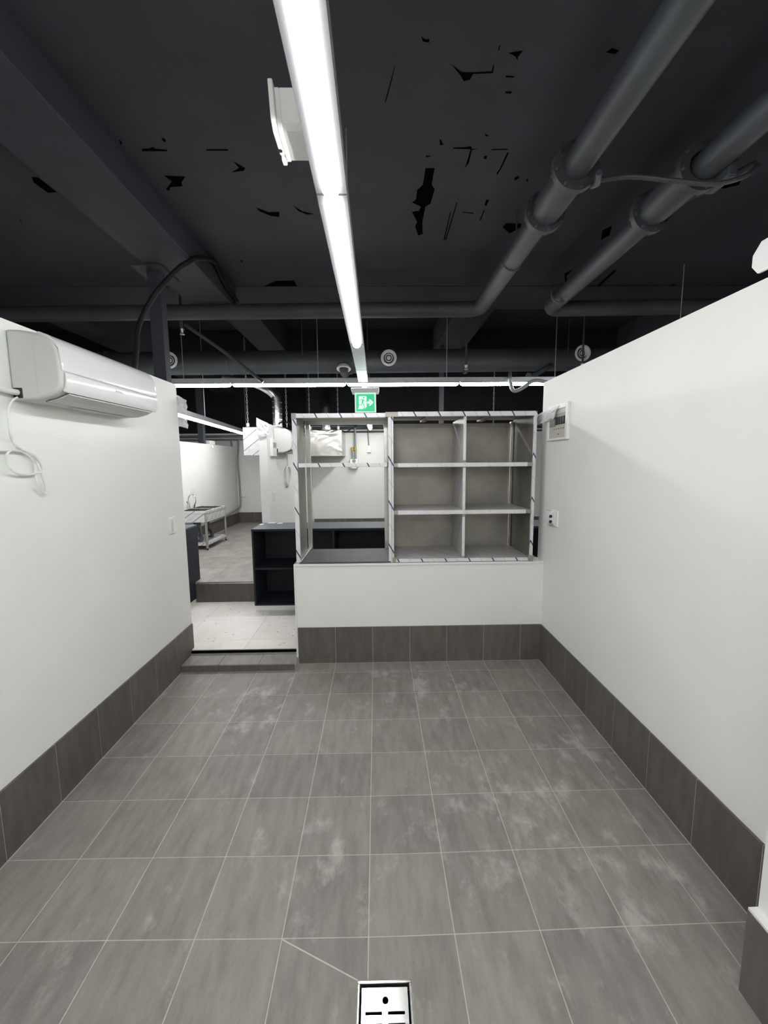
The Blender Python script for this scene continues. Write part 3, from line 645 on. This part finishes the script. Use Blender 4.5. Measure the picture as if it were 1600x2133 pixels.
obj('lever_bracket', MB().box(PX2+.05, PX2+.09, 2.02, 2.16, PZ-.10, PZ+.02), 'dark_metal', p2, bev=.006)
obj('lever', MB().tube([(PX2+.06, 2.35, PZ-.02), (PX2+.17, 2.13, PZ-.03), (PX2+.2, 2.06, PZ-.03)], .02, 8), 'dark_metal', p2, smooth=True)
for xx, yy, par in ((PX1, 3.05, p1), (PX2-.02, 3.62, p2)): obj('pipe_joint', MB().ring((xx, yy, PZ), (0, 1, 0), [(PR, -.012), (PR+.008, -.01), (PR+.008, .01), (PR, .012)], 20), 'dark_metal', par)
for xx, yy, par in ((PX1-.14, 2.85, p1), (PX2+.12, 3.9, p2)): obj('hanger_rod', MB().tube([(xx+.1, yy, PZ+.05), (xx+.1, yy, ZC)], .005, 6), 'dark_metal', par)
path_tube('signal_cable', [(PX1+.12, 2.14, PZ-.05), (1.22, 2.12, 2.955), (1.40, 2.06, 2.90), (1.55, 2.03, 2.87), (1.68, 2.03, 2.90), (1.76, 2.05, 2.96)], .011, 'dark_metal', 'thin dark cable strung between the two flanged couplings', 'cable', 6, 8)
path_tube('hanging_pipe_right', [(3.1, 2.4, 3.16), (2.3, 2.05, 3.17), (1.75, 1.85, 3.19)], .02, 'dark_metal', 'thin dark conduit under the ceiling above the right-hand wall', 'conduit', 4, 8) if False else None

# ventilation duct with round diffusers
YD, ZD, RD = 5.25, 2.83, .135
dt = thing('ventilation_duct', 'large dark round duct crossing the ceiling behind the lamp row', 'duct', (0, YD, ZD))
obj('duct', MB().tube([(-4.9, YD, ZD-.02), (3.55, YD, ZD+.03)], RD, 24), 'dark_metal', dt, smooth=True)
for x in (-3.2, -1.75, -.3, 1.1, 2.6): obj('duct_joint', MB().ring((x, YD, ZD), (1, 0, 0), [(RD, -.02), (RD+.006, -.018), (RD+.006, .018), (RD, .02)], 24), 'dark_metal', dt)
for x in (-.86, 1.02, 2.30): obj('hanger_rod', MB().tube([(x, YD-.13, ZD), (x, YD-.13, 3.56)], .006, 6), 'dark_metal', dt)
def diffuser(c, ax, label, r=.093, inner=True):
    t = thing('air_diffuser', label, 'air diffuser', c, 'round ceiling diffusers')
    obj('outer_ring', MB().ring(c, ax, [(r*.62, .03), (r*.66, .012), (r*.80, .0), (r, .004), (r, .016), (r*.7, .05)], 32), 'white_plastic', t, smooth=True)
    obj('throat', MB().ring(c, ax, [(r*.68, .02), (r*.68, .046), (.0001, .046)], 28), 'black', t)
    if not inner: return t
    obj('middle_ring', MB().ring(c, ax, [(r*.38, .02), (r*.42, .008), (r*.50, .006), (r*.52, .02), (r*.40, .03), (r*.38, .02)], 28), 'white_plastic', t, smooth=True)
    obj('centre_disc', MB().ring(c, ax, [(.0001, .008), (r*.22, .008), (r*.28, .016), (r*.24, .026), (.0001, .03)], 24), 'white_plastic', t, smooth=True)
    return t
for (u, v), lb in (((810, 745), 'round white air diffuser on the big duct beside the long lamp raceway'), ((352, 750), 'round white air diffuser on the big duct, half hidden behind the steel post'), ((1215, 735), 'round white air diffuser on the big duct above the right-hand wall top')):
    p = at(u, v, y=YD-RD-.05); tdir = (.18 if u > 1000 else (-.05 if u < 500 else 0))
    diffuser(p, (tdir*.0, 1, .06), lb)
p = at(716, 770, y=5.0)
t = diffuser(p+Vector((0, 0, -.0)), (0, .25, 1), 'round white air diffuser facing down under the big duct left of the long raceway', .082, False)
obj('branch_pipe', MB().tube([p+Vector((0, .02, .03)), (p.x, YD-.04, ZD-RD+.005)], .06, 16), 'dark_metal', t, smooth=True)
def sprinkler(p, label):
    t = thing('fire_sprinkler', label, 'sprinkler', p, 'sprinkler heads'); p = Vector(p)
    obj('drop_pipe', MB().tube([p+Vector((0, 0, .04)), Vector((p.x, p.y, 3.56 if p.y > 4.6 else ZC-.02))], .012, 8), 'dark_metal', t)
    obj('frame', MB().tube([p+Vector((0, 0, .05)), p+Vector((0, 0, .02))], [.02, .012], 8).tube([p, p+Vector((0, 0, .006))], .022, 12), 'zinc', t)
for (u, v), y, lb in (((1213, 767), 4.9, 'small sprinkler head dropping beside the right round diffuser'), ((971, 770), 4.9, 'small sprinkler head dropping under the duct above the steel shelves'), ((380, 697), 4.15, 'small sprinkler head hanging from the crossing pipe beside the steel post')):
    sprinkler(at(u, v, y=y), lb)
# conduit looping in front of the crossing lamps
H = lambda u, v, y=4.43: at(1040+u/14.54, 770+v/14.54, y=y)
path_tube('flexible_conduit', [H(330, 110, 4.75), H(322, 225), H(345, 390), H(370, 540), H(430, 630), H(530, 640), H(680, 570), H(830, 470), H(960, 370), H(1120, 330), H(1280, 345), H(1450, 380), H(1700, 420)], .019, 'grey_plastic', 'grey flexible conduit looping in front of the crossing lamps', 'conduit', 6, 10)
path_tube('flexible_conduit', [Vector((H(860, 300, 4.55).x, 4.53, ZR+.07)), H(900, 230, 4.8), H(1100, 140, 5.0), H(1400, -30, 5.05), H(1600, -120, 5.1)], .03, 'dark_metal', 'dark flexible conduit rising from the crossing lamps to the duct', 'conduit', 6, 10)
# pipes along the far wall top
for z, r in ((2.19, .028), (2.12, .02)):
    one('wall_pipe', MB().tube([(-4.9, YF1-.06, z), (-1.32, YF1-.06, z)], r, 10), 'zinc', ['grey pipe along the top of the far wall, upper one', 'grey pipe along the top of the far wall, lower one'][z < 2.15], 'pipe', smooth=True)
path_tube('wall_conduit', [(-2.96, 9.13, 2.12), (-2.97, 9.13, 1.95), (-3.0, 9.14, 1.67), (-2.985, 9.14, 1.2), (-2.985, 9.13, .75), (-3.0, 9.08, .67), (-3.02, 8.8, .62), (-3.02, 8.37, .585), (-3.02, 7.65, .60), (-3.0, 7.2, .64)], .022, 'grey_plastic', 'grey conduit running down the far corner and along to the sink', 'conduit', 6, 8)
path_tube('wall_conduit', [(-3.12, 9.15, 2.1), (-3.11, 9.15, 1.98)], .018, 'grey_plastic', 'short grey conduit dropping behind the sink partition top', 'conduit', 2, 8)
t = thing('junction_box', 'small white junction box on top of the sink partition wall', 'junction box', (-3.08, 7.95, 1.97))
obj('box', B(-3.13, -3.03, 7.75, 8.0, 1.97, 2.04), 'white_plastic', t, bev=.008); obj('gland', MB().tube([(-3.04, 7.85, 1.96), (-3.02, 7.85, 1.90)], .02, 8), 'white_plastic', t)
t = thing('wall_outlet', 'small white outlet on the far wall beside the corner conduit', 'outlet', (-2.88, YF1, 1.3)); q = at(507, 1031, y=YF1)
obj('plate', B(q.x-.06, q.x+.06, YF1-.012, YF1, q.z-.06, q.z+.06), 'white_plastic', t, bev=.004); obj('plug', B(q.x-.02, q.x+.045, YF1-.05, YF1-.012, q.z-.035, q.z), 'white_plastic', t, bev=.006)

# ------------------------------------------------------------------ steel shelves on the low wall
SX0, SX1, SX2 = -.632, .118, 1.240; SZ0, SZ1 = .830, 2.000; SY0, SY1 = 3.255, 3.755; E_ = .034
t = thing('steel_shelf', 'open-backed steel shelf unit with one film-wrapped shelf, left half on the low wall', 'shelf unit', (-.26, 3.5, SZ0))
obj('base_sheet', B(SX0+.012, SX1-.012, SY0-.004, SY1, SZ0, SZ0+.010), 'steel_dark', t)
obj('side_panel', B(SX0, SX0+.006, SY0+.02, SY1-.06, SZ0+.01, SZ1-.01), 'steel_brown', t)
obj('front_post', B(SX0-.012, SX0+.022, SY0, SY0+.022, SZ0+.004, SZ1), 'film', t, bev=.003)
obj('front_post', B(SX1-.026, SX1-.001, SY0, SY0+.024, SZ0, SZ1-.03), 'film', t, bev=.003)
obj('rear_post', B(SX0+.01, SX0+.05, SY1-.04, SY1, SZ0+.01, SZ1-.04), 'steel_bright', t, bev=.004)
obj('rear_post', B(SX1-.05, SX1-.012, SY1-.04, SY1, SZ0+.01, SZ1-.04), 'steel_bright', t, bev=.004)
obj('base_rail', B(SX0+.002, SX0+.03, SY0+.01, SY1, SZ0+.01, SZ0+.022), 'steel_bright', t, bev=.003)
obj('top_rail', B(SX0+.02, SX1-.045, SY0, SY0+.03, SZ1-E_, SZ1), 'film', t, bev=.003)
obj('corner_piece', B(SX0-.014, SX0+.022, SY0-.002, SY0+.03, SZ1-.045, SZ1+.002), 'steel_brown', t)
obj('corner_piece', B(SX1-.045, SX1-.0005, SY0-.003, SY0+.03, SZ1-.03, SZ1+.006), 'steel_brown', t)
obj('top_sheet', B(SX0+.005, SX1-.002, SY0+.03, SY1, SZ1-.012, SZ1-.004), 'steel_brown', t)
obj('top_rear_rail', B(SX0+.01, SX1-.01, SY1-.03, SY1, SZ1-.045, SZ1-.012), 'steel_bright', t)
obj('shelf', B(SX0+.03, SX1-.028, SY0+.02, SY1-.02, 1.600, 1.618), 'film_soft', t)
obj('shelf_edge', B(SX0+.026, SX1-.026, SY0+.002, SY0+.02, 1.590, 1.622), 'film', t, bev=.003)
for x in (SX0+.012, SX1-.034): obj('shelf_clip', B(x, x+.016, SY0+.002, SY0+.02, 1.588, 1.624), 'steel_dark', t)
t = thing('steel_shelf', 'closed-back steel shelf unit with six film-wrapped compartments, right half on the low wall', 'shelf unit', (.68, 3.5, SZ0))
XD = .690
obj('back_panel', B(SX1+.004, SX2-.05, SY1-.004, SY1, SZ0, SZ1-.04), 'steel_brown', t)
obj('rear_post', B(SX2-.05, SX2-.022, SY1-.03, SY1+.004, SZ0, SZ1-.03), 'steel_bright', t, bev=.004)
obj('side_panel', B(SX1, SX1+.004, SY0+.022, SY1, SZ0+.004, SZ1-.01), 'steel_brown', t)
obj('side_panel', B(SX2-.018, SX2-.010, SY0+.022, SY1, SZ0+.004, SZ1-.01), 'steel_shaded', t)
obj('front_post', B(SX1, SX1+.016, SY0, SY0+.024, SZ0, SZ1-.03), 'film', t, bev=.003)
obj('front_post', B(SX2-.016, SX2+.006, SY0, SY0+.024, SZ0+.04, SZ1), 'film', t, bev=.003)
obj('top_rail', B(SX1+.05, SX2+.008, SY0-.002, SY0+.03, SZ1-.028, SZ1+.008), 'film', t, bev=.003)
obj('corner_piece', B(SX1, SX1+.052, SY0-.003, SY0+.03, SZ1-.03, SZ1+.006), 'steel_brown', t)
obj('corner_piece', B(SX2-.030, SX2+.008, SY0-.003, SY0+.03, SZ0, SZ0+.045), 'steel_brown', t)
obj('corner_piece', B(SX1+.002, SX1+.03, SY0-.003, SY0+.03, SZ0, SZ0+.04), 'steel_brown', t)
obj('top_sheet', B(SX1+.004, SX2-.01, SY0+.03, SY1, SZ1-.012, SZ1-.004), 'steel_brown', t)
for x in (SX1+.27, XD+.2): obj('top_brace', B(x, x+.045, SY0+.03, SY1-.02, SZ1-.030, SZ1-.013), 'steel_brown', t)
obj('base_shelf', B(SX1+.004, SX2-.018, SY0+.004, SY1-.004, SZ0+.018, SZ0+.026), 'film_soft', t)
obj('base_edge', B(SX1+.03, SX2-.03, SY0-.001, SY0+.006, SZ0, SZ0+.027), 'film', t, bev=.002)
for z, tp in ((1.600, True), (1.228, False)):
    obj('shelf', B(SX1+.008, SX2-.02, SY0+.02, SY1-.006, z+.006, z+.014), 'film_soft', t)
    obj('shelf_edge', B(SX1+.048, SX2-.058, SY0+.002, SY0+.02, z-.016, z+.016), 'film_plain', t, bev=.003)
    for x0, x1 in ((SX1+.016, SX1+.048), (SX2-.058, SX2-.02)): obj('shelf_bracket', B(x0, x1, SY0+.003, SY0+.02, z-.015, z+.015), 'steel_brown', t, bev=.002)
for z0, z1 in ((SZ0+.027, 1.212), (1.244, 1.584), (1.617, SZ1-.03)):
    obj('divider', B(XD-.008, XD-.001, SY0+.03, SY1-.008, z0, z1), 'film_soft', t)
    obj('divider_edge', B(XD-.012, XD+.010, SY0+.008, SY0+.03, z0, z1), 'film_plain', t, bev=.003)
for z in (1.60+.014, 1.575, 1.19, .852): obj('divider_bracket', B(XD-.013, XD+.011, SY0+.006, SY0+.02, z, z+.022), 'steel_brown', t, bev=.003)
one('steel_ledge', MB().box(SX2+.0, XR-.004, YE+.006, SY1, .800, .826).box(SX2+.0, XR-.004, SY1-.02, SY1, .74, .80), 'steel_bright', 'small bright steel ledge in the gap beside the right-hand wall', 'ledge')

# ------------------------------------------------------------------ navy open counters
CY0, CY1, CZ0, CZ1 = 4.24, 4.70, .14, .952
t = thing('open_counter', 'navy open-front counter with black compartments behind the steel shelves', 'counter', (.3, 4.4, ZF))
CX = [-1.290, -.452, .386, 1.224, 2.06]; p_ = .018
obj('worktop', B(CX[0], CX[-1], CY0, CY1, CZ1-p_, CZ1), 'navy_top', t)
obj('top_edge', B(CX[0]-.001, CX[-1], CY0-.003, CY0, CZ1-p_-.004, CZ1+.0005), 'navy', t)
obj('base_panel', B(CX[0], CX[-1], CY0, CY1, CZ0, CZ0+p_), 'navy', t)
obj('back_panel', B(CX[0], CX[-1], CY1-.012, CY1, CZ0, CZ1-p_), 'inner', t)
obj('side_panel', B(CX[0], CX[0]+p_, CY0, CY1-.012, CZ0+p_, CZ1-p_), 'navy', t); obj('side_panel', B(CX[-1]-p_, CX[-1], CY0, CY1-.012, CZ0+p_, CZ1-p_), 'navy', t)
for x in CX[1:-1]: obj('divider', B(x-p_/2, x+p_/2, CY0+.002, CY1-.012, CZ0+p_, CZ1-p_), 'navy', t)
obj('lining', MB().box(CX[0]+p_, CX[-1]-p_, CY0+.06, CY1-.013, CZ1-p_-.003, CZ1-p_-.001), 'inner', t)
for a, b in zip(CX, CX[1:]): obj('shelf', B(a+p_/2, b-p_/2, CY0+.004, CY1-.012, .525, .543), 'navy', t)
obj('plinth', B(CX[0]+.004, CX[-1], CY0+.004, CY1, ZF, CZ0), 'trim', t)
t = thing('navy_cabinet', 'navy cabinet end beside the raised floor, half hidden by the left-hand wall', 'cabinet', (-2.3, 4.2, ZF))
obj('side_panel', B(-2.04, -2.02, 3.70, 4.66, .135, .930), 'navy', t); obj('body', B(-2.62, -2.04, 3.70, 4.66, .135, .930), 'navy', t)
obj('worktop', B(-2.62, -2.02, 3.70, 4.66, .930, .946), 'navy_top', t); obj('plinth', B(-2.60, -2.024, 3.72, 4.535, ZF, .135), 'trim', t)
for i, (u, v, r, lb) in enumerate(((583, 1091, .03, 'small white scrap on the navy counter top, nearest the steel shelf post'), (566, 1090, .045, 'largest white scrap on the navy counter top, beside the partition wall'), (545, 1093, .025, 'small white scrap on the navy counter top under the partition wall end'))):
    p = at(u, v, z=CZ1); one('paper_scrap', MB().prism([(p.x-r, p.y-.02, CZ1), (p.x+r*.7, p.y-.012, CZ1), (p.x+r, p.y+.02, CZ1), (p.x-r*.5, p.y+.025, CZ1)], (0, 0, .006)), 'scrap', lb, 'scrap', 'white scraps on the navy counter')

# ------------------------------------------------------------------ steel sink
sx0, sx1, sy0, sy1, sz = -3.03, -2.555, 6.235, 7.065, .915
t = thing('steel_sink', 'freestanding film-wrapped steel sink with lower shelf by the partition wall', 'sink', (-2.8, 6.65, ZP))
zr = sz-.006
rim = MB().box(sx0, sx1, sy0, sy0+.03, zr, sz).box(sx0, sx1, sy1-.03, sy1, zr, sz).box(sx0, sx0+.06, sy0+.03, sy1-.03, zr, sz).box(sx1-.03, sx1, sy0+.03, sy1-.03, zr, sz).box(sx0+.06, sx1-.03, 6.64, 6.66, zr, sz)
rim.box(sx0, sx1, sy0, sy0+.005, sz-.035, zr).box(sx0, sx1, sy1-.005, sy1, sz-.035, zr).box(sx1-.005, sx1, sy0+.005, sy1-.005, sz-.035, zr)
obj('rim', rim, 'film_grey', t)
ap = MB().box(sx0+.01, sx1-.006, sy0+.006, sy0+.014, .745, sz-.035).box(sx1-.014, sx1-.006, sy0+.014, sy1-.014, .745, sz-.035).box(sx0+.01, sx1-.006, sy1-.014, sy1-.006, .745, sz-.035)
obj('apron', ap, 'film_grey', t)
for a, b in ((sy0+.03, 6.64), (6.66, sy1-.03)): obj('basin', MB().box(sx0+.06, sx1-.03, a, b, .75, .757).box(sx0+.056, sx0+.06, a, b, .75, zr).box(sx1-.03, sx1-.026, a, b, .75, zr).box(sx0+.06, sx1-.03, a-.004, a, .75, zr).box(sx0+.06, sx1-.03, b, b+.004, .75, zr), 'basin', t)
for x in (sx0+.03, sx1-.02):
    for y in (sy0+.02, sy1-.02):
        lg = obj('leg', MB().tube([(x, y, ZP+.025), (x, y, sz-.03)], .019, 10), 'steel_brown', t, smooth=True)
        obj('foot', MB().tube([(x, y, ZP), (x, y, ZP+.027)], .017, 10), 'black_plastic', lg)
obj('lower_shelf', MB().box(sx0+.02, sx1-.012, sy0+.012, sy1-.012, .415, .423).box(sx0+.02, sx1-.012, sy0+.010, sy0+.016, .388, .423).box(sx1-.016, sx1-.010, sy0+.012, sy1-.012, .388, .423), 'film_grey', t)
for y in (6.44, 6.86): obj('drain_trap', MB().tube([(-2.79, y, .75), (-2.79, y, .69)], [.06, .05], 14).tube(smooth_path([(-2.79, y, .69), (-2.79, y, .60), (-2.77, y, .53), (-2.73, y-.03, .50), (-2.71, y-.06, .45), (-2.76, y-.05, .424)], 4), .026, 10), 'dark_metal', t, smooth=True)
t = thing('faucet', 'chrome gooseneck faucet curving over the steel sink', 'faucet', (-2.985, 6.62, sz))
obj('spout', MB().tube(smooth_path([(-2.985, 6.62, sz+.05), (-2.985, 6.62, sz+.12), (-2.975, 6.62, sz+.18), (-2.93, 6.61, sz+.225), (-2.875, 6.60, sz+.20), (-2.855, 6.60, sz+.13), (-2.875, 6.60, sz+.07)], 6), .009, 10), 'chrome', t, smooth=True)
obj('valve_body', MB().tube([(-2.985, 6.62, sz), (-2.985, 6.62, sz+.10)], [.028, .02], 14), 'chrome', t, smooth=True)
obj('handle', MB().tube([(-2.985, 6.60, sz+.09), (-2.97, 6.54, sz+.115)], .008, 8), 'chrome', t); obj('spray_head', MB().tube([(-2.875, 6.60, sz+.075), (-2.895, 6.60, sz+.02)], [.013, .018], 10), 'chrome', t, smooth=True)
t = thing('dispenser_box', 'white box standing on the sink rim beside the faucet', 'box', (-3.0, 6.36, sz))
obj('case', B(-3.045, -2.965, 6.26, 6.42, sz, sz+.135), 'white_plastic', t, bev=.008); obj('lid', B(-3.045, -2.963, 6.258, 6.422, sz+.135, sz+.150), 'white_plastic', t, bev=.004)
q = at(403, 1040, x=-3.049); one('wall_poster', B(-3.0495, -3.047, q.y-.09, q.y+.12, q.z-.14, q.z+.16), 'trim', 'white notice sheet on the partition wall behind the faucet', 'notice')

# ------------------------------------------------------------------ hoods, ducts, chains, gas fittings
def hood(name, x0, x1, y0, y1, z0, z1, mat, label):
    t = thing(name, label, 'exhaust hood', ((x0+x1)/2, (y0+y1)/2, z0))
    obj('canopy', MB().box(x0, x1, y0, y0+.008, z0, z1).box(x0, x0+.008, y0+.008, y1, z0, z1).box(x1-.008, x1, y0+.008, y1, z0, z1).box(x0, x1, y1-.008, y1, z0, z1).box(x0, x1, y0, y1, z1-.008, z1), mat, t)
    obj('lip', MB().box(x0-.004, x1+.004, y0-.004, y0+.03, z0-.012, z0).box(x1-.026, x1+.004, y0+.03, y1, z0-.012, z0).box(x0-.004, x0+.026, y0+.03, y1, z0-.012, z0), 'steel_bright', t)
    for x in (x0+.06, x1-.06): obj('hook', MB().tube([(x, y0+.05, z1), (x, y0+.05, z1+.05)], .02, 8), 'white_plastic', t)
    return t
hood('exhaust_hood', -1.19, -.585, 7.2, YF2-.002, 1.745, 2.175, 'hood_steel', 'mirror-steel box exhaust hood on the kitchen wall, seen through the shelf')
hood('exhaust_hood', -1.845, -1.32, 5.9, 6.9, 1.735, 2.125, 'film_grey2', 'film-wrapped steel exhaust hood behind the far partition wall end')
def spiral_duct(x, y, z0, z1, r, bend, label):
    pts = [(x, y, z0), (x, y, z1)]+[Vector((x, y, z1))+Vector(b) for b in bend]; t = thing('exhaust_duct', label, 'duct', (x, y, z0))
    obj('pipe', MB().tube(pts[:2]+smooth_path(pts[1:], 5)[1:], r, 18), 'duct_steel', t, smooth=True)
    k = z0+.06
    while k < z1:
        obj('seam', MB().ring((x, y, k), (.12, 0, 1), [(r, -.004), (r+.004, -.003), (r+.004, .003), (r, .004)], 18), 'chrome', t); k += .085
spiral_duct(-.885, 7.6, 2.175, 2.56, .088, [(0, .02, .06), (0, .1, .2), (0, .25, .4), (0, .3, .9)], 'shiny spiral duct rising from the mirror-steel hood')
spiral_duct(-1.475, 6.4, 2.125, 2.56, .072, [(-.02, .0, .06), (-.12, 0, .15), (-.35, .05, .26), (-.8, .1, .36)], 'shiny spiral duct rising behind the far partition wall')
def chain(x, y, z0, z1, label):
    m = MB(); z = z0; i = 0; L = .040
    while z < z1:
        vs = []; ax = Vector((1, 0, 0)) if i % 2 else Vector((0, 1, 0)); pts = []
        for k in range(8):
            a = 2*math.pi*k/8; pts.append(Vector((x, y, z+L/2))+ax*math.cos(a)*.010+Vector((0, 0, 1))*math.sin(a)*L*.62)
        m.tube(pts+[pts[0]], .0035, 5, False); z += L; i += 1
    return one('hanging_chain', m, 'zinc', label, 'chain', 'chains holding the hoods')
chain(-1.785, 5.95, 2.17, 3.3, 'thin steel chain holding the near corner of the film-wrapped hood')
chain(-1.38, 6.6, 2.17, 3.3, 'thin steel chain holding the hood behind the partition, beside its spiral duct')
chain(-1.13, 7.25, 2.22, 3.5, 'thin steel chain holding the mirror-steel hood, next to the partition wall')
chain(-.645, 7.25, 2.22, 3.5, 'thin steel chain holding the mirror-steel hood, next to the raceway lamp')
chain(2.0, 7.2, 2.05, 3.5, 'thin steel chain hanging alone over the closed-back shelves')
path_tube('hanging_cable', [(-.60, 7.3, 2.17), (-.5, 7.3, 2.15), (-.35, 7.3, 2.24), (-.2, 7.3, 2.27), (-.11, 7.3, 2.276)], .009, 'rubber', 'black cord from the mirror-steel hood to the lamp raceway', 'cord', 6, 8)
path_tube('hanging_cable', [at(577, 886, y=6.25), at(590, 878, y=6.25), at(603, 882, y=6.25), at(610, 890, y=6.25)], .010, 'rubber', 'black cord slung across the spiral duct behind the partition', 'cord', 6, 8)
t = thing('gas_meter', 'grey gas meter with two pipes and brass valves on the kitchen wall', 'gas meter', (-.42, YF2, 1.62))
for x in (-.45, -.39): obj('pipe', MB().tube([(x, YF2-.05, 1.66), (x, YF2-.05, 1.86 if x < -.42 else 2.28)], .018, 10), 'grey_plastic', t, smooth=True)
obj('brass_valve', MB().tube([(-.47, YF2-.05, 1.862), (-.37, YF2-.05, 1.862)], .02, 10).tube([(-.45, YF2-.05, 1.84), (-.45, YF2-.05, 1.90)], .024, 10).tube([(-.39, YF2-.05, 1.84), (-.39, YF2-.05, 1.90)], .024, 10), 'brass', t, smooth=True)
obj('meter_case', MB().prism([(-.50, YF2-.12, 1.55), (-.46, YF2-.12, 1.50), (-.38, YF2-.12, 1.50), (-.34, YF2-.12, 1.55), (-.34, YF2-.12, 1.68), (-.50, YF2-.12, 1.68)], (0, .119, 0)), 'white_plastic', t, bev=.01)
obj('dial', MB().ring((-.42, YF2-.122, 1.645), (0, 1, 0), [(.0001, 0), (.035, 0), (.035, .01)], 16), 'grey_plastic', t)
t = thing('wall_switch', 'grey switch box with conduit on the kitchen wall below the raceway lamp', 'switch', (-.13, YF2, 1.83))
obj('box', B(-.17, -.10, YF2-.04, YF2, 1.80, 1.93), 'white_plastic', t, bev=.006); obj('conduit', MB().tube([(-.14, YF2-.02, 1.93), (-.155, YF2-.02, 2.15), (-.15, YF2-.02, 2.28)], .013, 8), 'grey_plastic', t, smooth=True)
one('wall_pipe', MB().tube([(-1.2, YF2-.04, 2.26), (3.4, YF2-.04, 2.26)], .03, 10), 'dark_metal', 'dark pipe along the top of the kitchen wall, thicker one', 'pipe', smooth=True)
one('wall_pipe', MB().tube([(-1.2, YF2-.04, 2.19), (3.4, YF2-.04, 2.19)], .016, 10), 'dark_metal', 'dark pipe along the top of the kitchen wall, thinner one', 'pipe', smooth=True)

# ------------------------------------------------------------------ floor drain
zt = dip(0, 1.07)
t = thing('floor_drain', 'square steel floor drain with slotted cover in the tiled floor', 'floor drain', (.0085, 1.06, zt-.03))
fr = MB(); ws = .009
fr.box(DX0, DX1, DY1-ws, DY1, zt-.03, zt+.001).box(DX0, DX1, DY0, DY0+ws, zt-.03, zt+.001).box(DX0, DX0+ws, DY0+ws, DY1-ws, zt-.03, zt+.001).box(DX1-ws, DX1, DY0+ws, DY1-ws, zt-.03, zt+.001)
obj('frame', fr, 'steel_bright', t, bev=.003)
obj('well', MB().box(DX0+ws, DX1-ws, DY0+ws, DY1-ws, zt-.045, zt-.03), 'black', t)
# slotted cover: slabs between the slots plus a ring around the finger hole
x0, x1, y0, y1 = DX0+.0145, DX1-.0145, DY0+.0145, DY1-.018; za, zb = zt-.007, zt-.003
cv = MB(); xm = (x0+x1)/2; sl = [(1.064, 1.072), (1.037, 1.045), (1.010, 1.018)]
ycut = [y0]+[q for a, b in reversed(sl) for q in (a, b)]
for a, b in zip(ycut[0::2], ycut[1::2]+[None]):
    if b is not None: cv.box(x0, x1, a, b, za, zb)
for a, b in sl: cv.box(x0, x0+.012, a, b, za, zb).box(xm-.009, xm+.009, a, b, za, zb).box(x1-.012, x1, a, b, za, zb)
hx, hy, hr = xm+.002, 1.098, .0095; vs = []; ylo = sl[0][1]
angs = sorted([2*math.pi*k/24 for k in range(24)]+[math.atan2(dy, dx) % (2*math.pi) for dx in (x0-hx, x1-hx) for dy in (ylo-hy, y1-hy)]); seg = len(angs)
for zz in (zb, za):
    for a in angs:
        vs.append((hx+hr*math.cos(a), hy+hr*math.sin(a), zz))
    for a in angs:
        c, s = math.cos(a), math.sin(a)
        tx = ((x1-hx) if c > 0 else (hx-x0))/max(abs(c), 1e-6); ty = ((y1-hy) if s > 0 else (hy-ylo))/max(abs(s), 1e-6); q = min(tx, ty)
        vs.append((hx+q*c, hy+q*s, zz))
fs = []
for k in range(seg):
    n = (k+1) % seg; fs += [(k, seg+k, seg+n, n), (2*seg+k, 2*seg+n, 3*seg+n, 3*seg+k), (k, n, 2*seg+n, 2*seg+k), (seg+k, 3*seg+k, 3*seg+n, seg+n)]
cv.add(vs, fs)
obj('cover', cv, 'steel_bright', t)
